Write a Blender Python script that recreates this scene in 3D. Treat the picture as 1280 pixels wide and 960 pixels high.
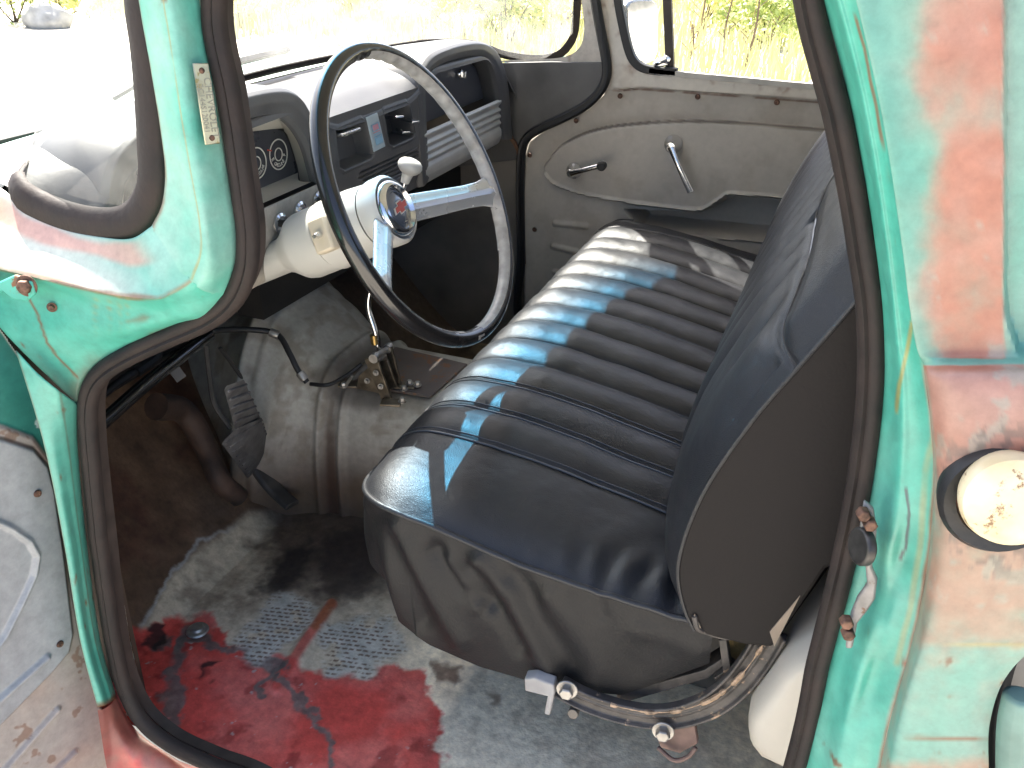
import bpy, bmesh, math, random
import numpy as np
from mathutils import Vector, Matrix

for o in list(bpy.data.objects): bpy.data.objects.remove(o)
SC = bpy.context.scene
COL = SC.collection
R = math.radians
rnd = random.Random(7)
# ------------------------------------------------------------------ camera
FPX = 1100.0; PITCH = R(27.9); YAW = R(21.2); ROLL = R(0.5)
CAM = np.array([0.0, -0.72, 1.05])
cF = np.array([-math.sin(YAW)*math.cos(PITCH), math.cos(YAW)*math.cos(PITCH), -math.sin(PITCH)])
cR = np.array([math.cos(YAW), math.sin(YAW), 0.0]); cU = np.cross(cR, cF)
cR = cR*math.cos(ROLL) + cU*math.sin(ROLL); cU = np.cross(cR, cF)
cam_d = bpy.data.cameras.new('camera'); cam = bpy.data.objects.new('camera', cam_d); COL.objects.link(cam)
cam_d.sensor_width = 36; cam_d.lens = FPX*36/1280; cam_d.clip_start = 0.05; cam_d.clip_end = 500
cam.matrix_world = Matrix(((cR[0],cU[0],-cF[0],CAM[0]),(cR[1],cU[1],-cF[1],CAM[1]),(cR[2],cU[2],-cF[2],CAM[2]),(0,0,0,1)))
SC.camera = cam
# ------------------------------------------------------------------ world, sun, exposure
SUN = Vector((-0.53, 0.50, 1.0)).normalized()
w = bpy.data.worlds.new('World'); SC.world = w; w.use_nodes = True
nt = w.node_tree; sky = nt.nodes.new('ShaderNodeTexSky'); sky.sky_type = 'NISHITA'; sky.sun_disc = False
sky.sun_elevation = math.asin(SUN.z); sky.sun_rotation = math.atan2(SUN.x, SUN.y)
sky.air_density = 0.7; sky.dust_density = 4.0; sky.ozone_density = 0.6
bg = nt.nodes['Background']; bg.inputs['Strength'].default_value = 0.14
nt.links.new(sky.outputs[0], bg.inputs['Color'])
sl = bpy.data.lights.new('sun', 'SUN'); sl.energy = 5.0; sl.angle = R(0.53); sl.color = (1.0, 0.95, 0.86)
so = bpy.data.objects.new('sun', sl); COL.objects.link(so); so.rotation_euler = (-SUN).to_track_quat('-Z', 'Y').to_euler()
SC.view_settings.view_transform = 'Standard'; SC.view_settings.look = 'None'
SC.view_settings.exposure = 2.05; SC.view_settings.gamma = 1.0
SC.render.engine = 'CYCLES'
cy = SC.cycles
cy.max_bounces = 8; cy.diffuse_bounces = 6; cy.glossy_bounces = 4; cy.transmission_bounces = 6; cy.transparent_max_bounces = 12
cy.caustics_reflective = False; cy.caustics_refractive = False; cy.sample_clamp_indirect = 6
try:
    cy.use_denoising = True; cy.denoiser = 'OPENIMAGEDENOISE'
except Exception: pass

# ------------------------------------------------------------------ numeric helpers
def ray(px, py): return cF*FPX + cR*(px-640) - cU*(py-480)
def at(px, py, ax, val):
    r = ray(px, py); return CAM + r*(val-CAM[ax])/r[ax]
def X(px, py, x): return at(px, py, 0, x)
def Y(px, py, y): return at(px, py, 1, y)
def Z(px, py, z): return at(px, py, 2, z)
def on_plane(px, py, p0, n):
    r = ray(px, py); return CAM + r*(np.dot(np.asarray(p0)-CAM, n)/np.dot(r, n))
def yo(z):                                  # the door opening leans in above the belt
    return -0.045 + (z+0.1)*0.07 if z < 0.55 else 0.0005 + (z-0.55)*0.10
def O(px, py, d=0.0):                       # a point of the driver's door opening
    y = 0.0
    for _ in range(8):
        p = Y(px, py, y+d); y = yo(p[2])
    return Y(px, py, y+d)
WID = 1.48
def mir(p): p = np.array(p, float); p[1] = WID - p[1]; return p
def cr(P, n, closed=False):                 # Catmull-Rom, n samples, even in arc length
    P = np.asarray(P, float); m = len(P)
    if closed: Q = np.vstack([P[-1], P, P[0], P[1]]); segs = m
    else: Q = np.vstack([2*P[0]-P[1], P, 2*P[-1]-P[-2]]); segs = m-1
    out = []
    for i in range(segs):
        a, b, c, d = Q[i:i+4]
        t = np.linspace(0, 1, 24, endpoint=False)[:, None]
        out.append(0.5*((2*b)+(-a+c)*t+(2*a-5*b+4*c-d)*t*t+(-a+3*b-3*c+d)*t**3))
    out = np.vstack(out+[Q[segs+1][None]])
    L = np.r_[0, np.cumsum(np.linalg.norm(np.diff(out, axis=0), axis=1))]
    s = np.linspace(0, L[-1], n+1 if closed else n)
    r = np.stack([np.interp(s, L, out[:, k]) for k in range(out.shape[1])], 1)
    return r[:-1] if closed else r
def crk(P, n):                              # Catmull-Rom, even in parameter (keeps stations aligned)
    P = np.asarray(P, float); m = len(P)
    Q = np.concatenate([2*P[:1]-P[1:2], P, 2*P[-1:]-P[-2:-1]])
    u = np.linspace(0, m-1-1e-9, n); i = u.astype(int); t = (u-i).reshape((-1,)+(1,)*(P.ndim-1))
    a, b, c, d = Q[i], Q[i+1], Q[i+2], Q[i+3]
    return 0.5*((2*b)+(-a+c)*t+(2*a-5*b+4*c-d)*t*t+(-a+3*b-3*c+d)*t**3)
def patch(rows, nu, nv, lin=False):         # rows[station][across] -> grid of points (nu, nv, 3)
    P = np.asarray(rows, float)
    G = crk(P, nu)
    H = np.swapaxes(G, 0, 1)
    if lin:
        m = H.shape[0]; u = np.linspace(0, m-1-1e-9, nv); i = u.astype(int); t = (u-i)[:, None, None]
        H = H[i]*(1-t)+H[i+1]*t
    else: H = crk(H, nv)
    return np.swapaxes(H, 0, 1)
def _h(i, j, k, s):
    n = (i*73856093) ^ (j*19349663) ^ (k*83492791) ^ (s*2654435761)
    n = (n ^ (n >> 13))*1274126177 & 0x7fffffff
    n = (n ^ (n >> 16))*668265263 & 0x7fffffff
    return (n & 0xffff)/65535.0
def noise(P, s=0):
    P = np.asarray(P, float); f = np.floor(P).astype(np.int64); t = P-f; t = t*t*(3-2*t); o = 0
    for a in (0, 1):
        for b in (0, 1):
            for c in (0, 1):
                wgt = (t[..., 0] if a else 1-t[..., 0])*(t[..., 1] if b else 1-t[..., 1])*(t[..., 2] if c else 1-t[..., 2])
                o = o + wgt*_h(f[..., 0]+a, f[..., 1]+b, f[..., 2]+c, s)
    return o
def fbm(P, scale=1.0, octs=4, s=0):
    P = np.asarray(P, float)*scale; v = 0; a = 0.5; tot = 0
    for k in range(octs):
        v = v+a*noise(P+17.3*k, s+k); tot += a; P = P*2.03; a *= 0.5
    return v/tot
def ss(e0, e1, x):
    t = np.clip((x-e0)/(e1-e0), 0, 1); return t*t*(3-2*t)
def sdf(poly, u, v):                        # signed distance to a 2D polygon, inside negative
    poly = np.asarray(poly, float); d = np.full(u.shape, 1e9); ins = np.zeros(u.shape, bool); n = len(poly)
    for i in range(n):
        a = poly[i]; b = poly[(i+1) % n]; e = b-a
        wx, wy = u-a[0], v-a[1]
        t = np.clip((wx*e[0]+wy*e[1])/max(e@e, 1e-12), 0, 1)
        d = np.minimum(d, np.hypot(wx-e[0]*t, wy-e[1]*t))
        c = ((a[1] <= v) & (b[1] > v)) | ((b[1] <= v) & (a[1] > v))
        with np.errstate(divide='ignore', invalid='ignore'):
            xi = a[0]+(v-a[1])/(b[1]-a[1]+1e-15)*e[0]
        ins ^= c & (u < xi)
    return np.where(ins, -d, d)
def dline(pts, u, v):                       # distance to a 2D polyline
    pts = np.asarray(pts, float); d = np.full(u.shape, 1e9)
    for a, b in zip(pts[:-1], pts[1:]):
        e = b-a; wx, wy = u-a[0], v-a[1]
        t = np.clip((wx*e[0]+wy*e[1])/max(e@e, 1e-12), 0, 1); d = np.minimum(d, np.hypot(wx-e[0]*t, wy-e[1]*t))
    return d
def mixc(c, layer, m):
    m = np.clip(np.asarray(m), 0, 1)[..., None]; return c*(1-m)+np.asarray(layer)*m
def over(P, scr=False):                     # pixel coordinates of points (only used to find where worn patches lie on a panel)
    d = np.asarray(P)-CAM; z = d@cF
    return 640+FPX*(d@cR)/z, 480-FPX*(d@cU)/z

# ------------------------------------------------------------------ materials
MATS = {}
def bsdf(name):
    m = bpy.data.materials.new(name); m.use_nodes = True
    return m, m.node_tree, m.node_tree.nodes['Principled BSDF']
def mat(name, col, rough=0.5, metal=0.0, var=0.15, vscale=18, bump=0.0, bscale=200, spec=0.5, coat=0.0, col2=None, speck=None):
    if name in MATS: return MATS[name]
    m, t, b = bsdf(name); N = t.nodes; L = t.links
    tc = N.new('ShaderNodeTexCoord'); nz = N.new('ShaderNodeTexNoise'); nz.inputs['Scale'].default_value = vscale; nz.inputs['Detail'].default_value = 6
    L.new(tc.outputs['Object'], nz.inputs['Vector'])
    rp = N.new('ShaderNodeValToRGB'); c = np.array(col); c2 = np.array(col2) if col2 is not None else c*(1-var*2)
    rp.color_ramp.elements[0].position = 0.3; rp.color_ramp.elements[1].position = 0.7
    rp.color_ramp.elements[0].color = (*c2, 1); rp.color_ramp.elements[1].color = (*np.clip(c*(1+var*.5), 0, 1), 1)
    L.new(nz.outputs['Fac'], rp.inputs['Fac'])
    out = rp.outputs['Color']
    if speck is not None:
        n2 = N.new('ShaderNodeTexNoise'); n2.inputs['Scale'].default_value = speck[1]; n2.inputs['Detail'].default_value = 8; n2.inputs['Roughness'].default_value = .7
        L.new(tc.outputs['Object'], n2.inputs['Vector'])
        r2 = N.new('ShaderNodeValToRGB'); r2.color_ramp.elements[0].position = speck[2]; r2.color_ramp.elements[1].position = speck[2]+.05
        r2.color_ramp.elements[0].color = (0, 0, 0, 1); r2.color_ramp.elements[1].color = (1, 1, 1, 1)
        L.new(n2.outputs['Fac'], r2.inputs['Fac'])
        mx = N.new('ShaderNodeMix'); mx.data_type = 'RGBA'; L.new(r2.outputs['Color'], mx.inputs['Factor']); L.new(out, mx.inputs['A']); mx.inputs['B'].default_value = (*speck[0], 1)
        out = mx.outputs['Result']
    L.new(out, b.inputs['Base Color'])
    mr = N.new('ShaderNodeMapRange'); mr.inputs['To Min'].default_value = max(rough-.1, 0.02); mr.inputs['To Max'].default_value = min(rough+.12, 1)
    L.new(nz.outputs['Fac'], mr.inputs['Value']); L.new(mr.outputs['Result'], b.inputs['Roughness'])
    b.inputs['Metallic'].default_value = metal; b.inputs['Specular IOR Level'].default_value = spec; b.inputs['Coat Weight'].default_value = coat
    if bump:
        n3 = N.new('ShaderNodeTexNoise'); n3.inputs['Scale'].default_value = bscale; n3.inputs['Detail'].default_value = 3
        L.new(tc.outputs['Object'], n3.inputs['Vector'])
        bm = N.new('ShaderNodeBump'); bm.inputs['Strength'].default_value = bump; bm.inputs['Distance'].default_value = 0.002
        L.new(n3.outputs['Fac'], bm.inputs['Height']); L.new(bm.outputs['Normal'], b.inputs['Normal'])
    MATS[name] = m; return m
def mat_attr(name, rough=0.45, bump=0.15, bscale=90, coat=0.0, spec=0.5, speck=0.25, metal=0.0):
    if name in MATS: return MATS[name]
    m, t, b = bsdf(name); N = t.nodes; L = t.links
    at_ = N.new('ShaderNodeVertexColor'); at_.layer_name = 'Col'
    tc = N.new('ShaderNodeTexCoord'); nz = N.new('ShaderNodeTexNoise'); nz.inputs['Scale'].default_value = 60; nz.inputs['Detail'].default_value = 9; nz.inputs['Roughness'].default_value = .68
    L.new(tc.outputs['Object'], nz.inputs['Vector'])
    mr = N.new('ShaderNodeMapRange'); mr.inputs['From Min'].default_value = .25; mr.inputs['From Max'].default_value = .75
    mr.inputs['To Min'].default_value = 1-speck; mr.inputs['To Max'].default_value = 1+speck*.6; L.new(nz.outputs['Fac'], mr.inputs['Value'])
    mx = N.new('ShaderNodeVectorMath'); mx.operation = 'SCALE'; L.new(at_.outputs['Color'], mx.inputs[0]); L.new(mr.outputs['Result'], mx.inputs['Scale'])
    L.new(mx.outputs['Vector'], b.inputs['Base Color'])
    m2 = N.new('ShaderNodeMapRange'); m2.inputs['To Min'].default_value = max(rough-.12, .05); m2.inputs['To Max'].default_value = min(rough+.2, 1)
    L.new(nz.outputs['Fac'], m2.inputs['Value']); L.new(m2.outputs['Result'], b.inputs['Roughness'])
    b.inputs['Coat Weight'].default_value = coat; b.inputs['Coat Roughness'].default_value = .25; b.inputs['Specular IOR Level'].default_value = spec; b.inputs['Metallic'].default_value = metal
    n3 = N.new('ShaderNodeTexNoise'); n3.inputs['Scale'].default_value = bscale; n3.inputs['Detail'].default_value = 5; L.new(tc.outputs['Object'], n3.inputs['Vector'])
    bm = N.new('ShaderNodeBump'); bm.inputs['Strength'].default_value = bump; bm.inputs['Distance'].default_value = .003
    L.new(n3.outputs['Fac'], bm.inputs['Height']); L.new(bm.outputs['Normal'], b.inputs['Normal'])
    MATS[name] = m; return m
def mat_leather():
    m, t, b = bsdf('black_vinyl'); N = t.nodes; L = t.links
    tc = N.new('ShaderNodeTexCoord')
    vo = N.new('ShaderNodeTexVoronoi'); vo.inputs['Scale'].default_value = 420; vo.feature = 'DISTANCE_TO_EDGE'
    nz = N.new('ShaderNodeTexNoise'); nz.inputs['Scale'].default_value = 14; nz.inputs['Detail'].default_value = 5
    L.new(tc.outputs['Object'], vo.inputs['Vector']); L.new(tc.outputs['Object'], nz.inputs['Vector'])
    bm = N.new('ShaderNodeBump'); bm.inputs['Strength'].default_value = .35; bm.inputs['Distance'].default_value = .0012
    L.new(vo.outputs['Distance'], bm.inputs['Height'])
    b2 = N.new('ShaderNodeBump'); b2.inputs['Strength'].default_value = .25; b2.inputs['Distance'].default_value = .012
    L.new(nz.outputs['Fac'], b2.inputs['Height']); L.new(bm.outputs['Normal'], b2.inputs['Normal']); L.new(b2.outputs['Normal'], b.inputs['Normal'])
    mr = N.new('ShaderNodeMapRange'); mr.inputs['To Min'].default_value = .36; mr.inputs['To Max'].default_value = .56; L.new(nz.outputs['Fac'], mr.inputs['Value']); L.new(mr.outputs['Result'], b.inputs['Roughness'])
    b.inputs['Base Color'].default_value = (.013, .014, .017, 1); b.inputs['Specular IOR Level'].default_value = .5
    MATS['leather'] = m; return m
def mat_glass(name, dirt=0.06, tint_z=None, alpha_gloss=0.06):
    m = bpy.data.materials.new(name); m.use_nodes = True; t = m.node_tree; N = t.nodes; L = t.links
    N.remove(N['Principled BSDF']); out = N['Material Output']
    tr = N.new('ShaderNodeBsdfTransparent'); gl = N.new('ShaderNodeBsdfGlossy'); gl.inputs['Roughness'].default_value = .03
    tl = N.new('ShaderNodeBsdfTranslucent'); tl.inputs['Color'].default_value = (.75, .75, .72, 1)
    geo = N.new('ShaderNodeNewGeometry')
    if tint_z is not None:
        sx = N.new('ShaderNodeSeparateXYZ'); L.new(geo.outputs['Position'], sx.inputs[0])
        mr = N.new('ShaderNodeMapRange'); mr.inputs['From Min'].default_value = tint_z-.035; mr.inputs['From Max'].default_value = tint_z+.025; L.new(sx.outputs['Z'], mr.inputs['Value'])
        mx = N.new('ShaderNodeMix'); mx.data_type = 'RGBA'; L.new(mr.outputs['Result'], mx.inputs['Factor']); mx.inputs['A'].default_value = (.93, .95, .94, 1); mx.inputs['B'].default_value = (.10, .42, .72, 1)
        L.new(mx.outputs['Result'], tr.inputs['Color'])
    else: tr.inputs['Color'].default_value = (.93, .95, .94, 1)
    nz = N.new('ShaderNodeTexNoise'); nz.inputs['Scale'].default_value = 9; nz.inputs['Detail'].default_value = 8
    r = N.new('ShaderNodeMapRange'); r.inputs['From Min'].default_value = .35; r.inputs['From Max'].default_value = .75; r.inputs['To Min'].default_value = dirt*.4; r.inputs['To Max'].default_value = dirt*1.8
    L.new(nz.outputs['Fac'], r.inputs['Value'])
    m1 = N.new('ShaderNodeMixShader'); L.new(r.outputs['Result'], m1.inputs['Fac']); L.new(tr.outputs[0], m1.inputs[1]); L.new(tl.outputs[0], m1.inputs[2])
    lw = N.new('ShaderNodeLayerWeight'); lw.inputs['Blend'].default_value = .5; pw = N.new('ShaderNodeMath'); pw.operation = 'POWER'; pw.inputs[1].default_value = 5; L.new(lw.outputs['Facing'], pw.inputs[0])
    ma = N.new('ShaderNodeMath'); ma.operation = 'MULTIPLY_ADD'; ma.inputs[1].default_value = .6; ma.inputs[2].default_value = .035; L.new(pw.outputs[0], ma.inputs[0])
    m2 = N.new('ShaderNodeMixShader'); L.new(ma.outputs[0], m2.inputs['Fac']); L.new(m1.outputs[0], m2.inputs[1]); L.new(gl.outputs[0], m2.inputs[2])
    L.new(m2.outputs[0], out.inputs['Surface']); MATS[name] = m; return m

TEAL = np.array((.064, .365, .275)); TEALF = np.array((.29, .49, .41)); PINK = np.array((.50, .20, .145)); CHALK = np.array((.62, .57, .50)); RUST = np.array((.17, .065, .022))
BEIGE = np.array((.36, .335, .295)); DIRT = np.array((.055, .038, .026)); RED = np.array((.60, .08, .062))
M_paint = mat_attr('worn_teal_paint', .42, .12, 45, coat=.25)
M_cab = mat_attr('cab_interior_paint', .48, .12, 60, spec=.4)
M_floor = mat_attr('worn_floor_paint', .75, .4, 160, speck=.4, spec=.25)
M_rubber = mat('old_rubber', (.028, .020, .017), .66, spec=.3, var=.25, vscale=30, bump=.4, bscale=120, col2=(.015, .012, .011))
M_blackrub = mat('black_rubber', (.014, .014, .015), .5, bump=.2)
M_leather = mat_leather()
M_seam = mat('seam_highlight', (.05,.05,.053), .3, var=.1)  # lighter grey paints the highlight along the seams
M_fiber = mat('fibreboard_panel', (.016, .0135, .0125), .7, spec=.2, var=.12, vscale=6, bump=.2, bscale=260)
M_skirt = mat('black_skirt_vinyl', (.0095, .0095, .0105), .48, spec=.28, var=.12, vscale=9, bump=.35, bscale=300)
M_dash = mat('charcoal_dash_paint', (.085, .085, .090), .42, var=.12, vscale=12, bump=.1)
M_dashl = mat('grey_dash_paint', (.26, .25, .235), .42, var=.10, vscale=14, bump=.1, speck=((.05, .04, .035), 24, .63))
M_chrome = mat('chrome', (.75, .75, .76), .14, 1.0, var=.05)
M_pitted = mat('pitted_chrome', (.55, .54, .52), .28, 1.0, var=.2, vscale=60, speck=((.16, .09, .05), 90, .60))
M_silver = mat('silver_paint', (.55, .55, .55), .34, .55, var=.06)
M_rust = mat('rusty_steel', (.20, .105, .06), .75, .2, var=.4, vscale=50, bump=.6, bscale=150, col2=(.075, .036, .022))
M_steel = mat('dull_zinc', (.42, .40, .37), .45, .8, var=.2, vscale=40, speck=((.15, .08, .04), 55, .62))
M_darkst = mat('dark_steel', (.085, .075, .068), .5, .2, var=.35, vscale=40, bump=.3, col2=(.030,.028,.027), speck=((.34, .24, .16), 45, .60))
M_void = mat('shade_black', (.012, .011, .010), .8, var=.3)  # near-black standing in for shade in gaps and under parts
M_white = mat('cream_plastic', (.54, .535, .51), .32, var=.06, vscale=10, spec=.5)
M_tank = mat('cream_tank_paint', (.56, .52, .44), .45, var=.08, vscale=8, bump=.1)
M_bolt = mat('rusty_bolt', (.20, .11, .075), .6, .5, var=.4, vscale=120)
M_wheelblk = mat('black_wheel_enamel', (.012, .011, .011), .22, var=.1, coat=.4)
M_wheelgrey = mat('worn_grey_plastic', (.40, .385, .37), .4, var=.2, vscale=50, speck=((.1, .09, .09), 70, .64))
M_facedark = mat('gauge_face', (.040, .043, .054), .3, var=.1, vscale=20, coat=.3)
M_ink = mat('pale_ink', (.55, .54, .50), .5, var=.02)
M_redink = mat('red_ink', (.42, .06, .04), .45, var=.05)
M_blueink = mat('blue_ink', (.25, .45, .62), .45, var=.05)
M_pinkink = mat('pink_ink', (.62, .30, .36), .45, var=.05)
M_darkink = mat('dark_ink', (.06, .055, .05), .5, var=.02)
M_brass = mat('old_brass', (.50, .34, .12), .35, .9, var=.15)
M_wglass = mat_glass('windscreen_glass', .10, 1.085)
M_glass = mat_glass('window_glass', .02)
M_cap = mat('rusty_cream_cap', (.74, .66, .46), .35, var=.10, vscale=30, col2=(.60,.48,.26), speck=((.20, .11, .05), 34, .585), bump=.15, bscale=60)

# ------------------------------------------------------------------ object helpers
def finish(me, sharp=38):
    bm = bmesh.new(); bm.from_mesh(me)
    bmesh.ops.recalc_face_normals(bm, faces=bm.faces)
    a = R(sharp)
    for f in bm.faces: f.smooth = True
    for e in bm.edges:
        if len(e.link_faces) == 2 and e.calc_face_angle(0) > a: e.smooth = False
    bm.to_mesh(me); bm.free()
def link(name, me, m, parent=None, bevel=0, sharp=38, fin=True, seg=2, weld=0):
    if weld:
        bm = bmesh.new(); bm.from_mesh(me); bmesh.ops.remove_doubles(bm, verts=[v for v in bm.verts if v.is_boundary], dist=weld); bm.to_mesh(me); bm.free()
    if fin: finish(me, sharp)
    ms = m if isinstance(m, (list, tuple)) else [m]
    for k in ms: me.materials.append(k)
    o = bpy.data.objects.new(name, me); COL.objects.link(o)
    if parent is not None:
        o.parent = parent
        if parent.type == 'EMPTY': o.matrix_parent_inverse = Matrix.Translation(-parent.location)
    if bevel:
        b = o.modifiers.new('bevel', 'BEVEL'); b.width = bevel; b.segments = seg; b.limit_method = 'ANGLE'; b.angle_limit = R(30); b.harden_normals = False
    return o
class MB:
    """collects shapes for ONE mesh"""
    def __init__(s): s.v = []; s.f = []; s.mi = []; s.c = []
    def add(s, V, F, mi=0, col=None):
        o = len(s.v); V = [tuple(map(float, p)) for p in V]; s.v += V
        s.f += [tuple(int(i)+o for i in f) for f in F]; s.mi += [mi]*len(F)
        if col is not None: s.c += [tuple(c) for c in np.asarray(col).reshape(-1, 3)]
        return s
    def grid(s, G, mi=0, closed_u=False, closed_v=False, col=None, keep=None):
        nu, nv = G.shape[:2]; F = []
        for i in range(nu if closed_u else nu-1):
            for j in range(nv if closed_v else nv-1):
                if keep is not None and not keep[i, j]: continue
                a = i*nv+j; b = ((i+1) % nu)*nv+j; c = ((i+1) % nu)*nv+(j+1) % nv; d = i*nv+(j+1) % nv
                F.append((a, b, c, d))
        return s.add(G.reshape(-1, 3), F, mi, col)
    def tube(s, P, r, seg=10, mi=0, closed=False, caps=True):
        P = np.asarray(P, float); n = len(P); rr = np.full(n, r) if np.isscalar(r) else np.asarray(r)
        T = np.gradient(P, axis=0)
        if closed: T = np.roll(P, -1, 0)-np.roll(P, 1, 0)
        T /= np.linalg.norm(T, axis=1)[:, None]+1e-12
        up = np.array([0, 0, 1.]) if abs(T[0][2]) < .9 else np.array([1., 0, 0])
        A = np.cross(T[0], up); A /= np.linalg.norm(A); rings = []
        for i in range(n):
            A = A-T[i]*(A@T[i]); A /= np.linalg.norm(A); B = np.cross(T[i], A)
            th = np.linspace(0, 2*math.pi, seg, endpoint=False)[:, None]
            rings.append(P[i]+rr[i]*(np.cos(th)*A+np.sin(th)*B))
        G = np.array(rings); o = len(s.v); s.grid(G, mi, closed_u=closed, closed_v=True)
        if caps and not closed:
            s.f += [tuple(o+k for k in range(seg))[::-1], tuple(o+(n-1)*seg+k for k in range(seg))]; s.mi += [mi, mi]
        return s
    def sweep(s, P, prof, N, mi=0, closed=False, caps=True, scale=None):
        """profile points (a along binormal, b along N) carried along P; N constant or per point"""
        P = np.asarray(P, float); n = len(P)
        T = np.roll(P, -1, 0)-np.roll(P, 1, 0) if closed else np.gradient(P, axis=0)
        T /= np.linalg.norm(T, axis=1)[:, None]+1e-12
        N = np.broadcast_to(np.asarray(N, float), P.shape); B = np.cross(T, N); B /= np.linalg.norm(B, axis=1)[:, None]+1e-12
        N2 = np.cross(B, T); pr = np.asarray(prof, float)
        sc = np.ones(n) if scale is None else np.asarray(scale)
        G = P[:, None]+sc[:, None, None]*(pr[None, :, 0, None]*B[:, None]+pr[None, :, 1, None]*N2[:, None])
        o = len(s.v); k = len(pr); s.grid(G, mi, closed_u=closed, closed_v=True)
        if caps and not closed:
            s.f += [tuple(o+j for j in range(k))[::-1], tuple(o+(n-1)*k+j for j in range(k))]; s.mi += [mi, mi]
        return s
    def lathe(s, prof, org, ax, seg=32, mi=0):
        ax = np.asarray(ax, float); ax /= np.linalg.norm(ax); u = np.cross(ax, [0, 0, 1.] if abs(ax[2]) < .9 else [1., 0, 0]); u /= np.linalg.norm(u); v = np.cross(ax, u)
        th = np.linspace(0, 2*math.pi, seg, endpoint=False)
        G = np.array([[np.asarray(org)+ax*h+r*(math.cos(t)*u+math.sin(t)*v) for t in th] for r, h in prof])
        return s.grid(G, mi, closed_v=True)
    def box(s, c, size, ex=(1, 0, 0), ez=(0, 0, 1), mi=0):
        ex = np.asarray(ex, float); ex /= np.linalg.norm(ex); ez = np.asarray(ez, float); ez = ez-ex*(ez@ex); ez /= np.linalg.norm(ez); ey = np.cross(ez, ex)
        V = [np.asarray(c)+ex*a*size[0]/2+ey*b*size[1]/2+ez*d*size[2]/2 for a in (-1, 1) for b in (-1, 1) for d in (-1, 1)]
        return s.add(V, [(0, 1, 3, 2), (4, 6, 7, 5), (0, 4, 5, 1), (2, 3, 7, 6), (0, 2, 6, 4), (1, 5, 7, 3)], mi)
    def prism(s, pts, off, mi=0):
        pts = [np.asarray(p, float) for p in pts]; n = len(pts); off = np.asarray(off, float)
        V = pts+[p+off for p in pts]
        return s.add(V, [tuple(range(n))[::-1], tuple(range(n, 2*n))]+[(i, (i+1) % n, n+(i+1) % n, n+i) for i in range(n)], mi)
    def bolt(s, c, ax, r=.008, h=.006, mi=0, washer=True):
        if washer: s.lathe([(0, 0), (r*1.5, 0), (r*1.5, h*.3), (0, h*.3)], c, ax, 20, mi)
        s.lathe([(r, h*.3), (r, h*1.1), (r*.82, h*1.3), (0, h*1.3)], c, ax, 6, mi); return s
    def build(s, name, m, parent=None, bevel=0, sharp=38, fin=True, seg=2, weld=0):
        me = bpy.data.meshes.new(name); me.from_pydata(s.v, [], s.f)
        if any(s.mi): me.polygons.foreach_set('material_index', s.mi)
        if s.c:
            a = me.color_attributes.new('Col', 'FLOAT_COLOR', 'POINT'); c = np.ones((len(s.v), 4), np.float32); c[:, :3] = np.array(s.c)
            a.data.foreach_set('color', c.ravel())
        return link(name, me, m, parent, bevel, sharp, fin, seg, weld)
def txt(body, size, loc, ex, ey, depth=.0006):
    """lettering as mesh data (V, F) lying on the plane ex/ey"""
    cu = bpy.data.curves.new('lettering', 'FONT'); cu.body = body; cu.size = size; cu.extrude = depth; cu.align_x = 'CENTER'; cu.align_y = 'CENTER'; cu.resolution_u = 3
    ob = bpy.data.objects.new('lettering', cu); COL.objects.link(ob)
    dg = bpy.context.evaluated_depsgraph_get(); dg.update(); me = bpy.data.meshes.new_from_object(ob.evaluated_get(dg))
    ex = np.asarray(ex, float); ey = np.asarray(ey, float); ez = np.cross(ex, ey)
    V = [np.asarray(loc)+ex*v.co.x+ey*v.co.y+ez*v.co.z for v in me.vertices]; F = [tuple(p.vertices) for p in me.polygons]
    bpy.data.objects.remove(ob); bpy.data.curves.remove(cu); bpy.data.meshes.remove(me); return V, F
def tag(o, label, cat, group=None, kind=None):
    o['label'] = label; o['category'] = cat
    if group: o['group'] = group
    if kind: o['kind'] = kind
    return o
def empty(name, loc=(0, 0, 0)):
    o = bpy.data.objects.new(name, None); o.empty_display_size = .1; COL.objects.link(o); o.location = loc; return o

def worn(P, pink=.5, seed=0, base=TEAL, rust=.5, chalk=.45):
    """worn teal paint colours: sun-faded, rubbed through to pink primer, rusty pits"""
    P = np.asarray(P, float)
    n1 = fbm(P, 5, 5, seed); n2 = fbm(P, 22, 4, seed+11); n3 = fbm(P, 60, 3, seed+23)
    c = np.broadcast_to(base, P.shape).copy()
    c = mixc(c, TEALF, ss(.35, .75, n1*.6+n2*.4)*chalk)
    pk = np.asarray(pink)
    c = mixc(c, PINK*(.8+.5*n2[..., None]), ss(.50, .62, n1*.55+n2*.3+n3*.15+(pk-.5)*.7))
    c = mixc(c, RUST, ss(.70, .76, n3*.6+n2*.4+(rust-.5)*.25)*.9)
    return c

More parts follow.
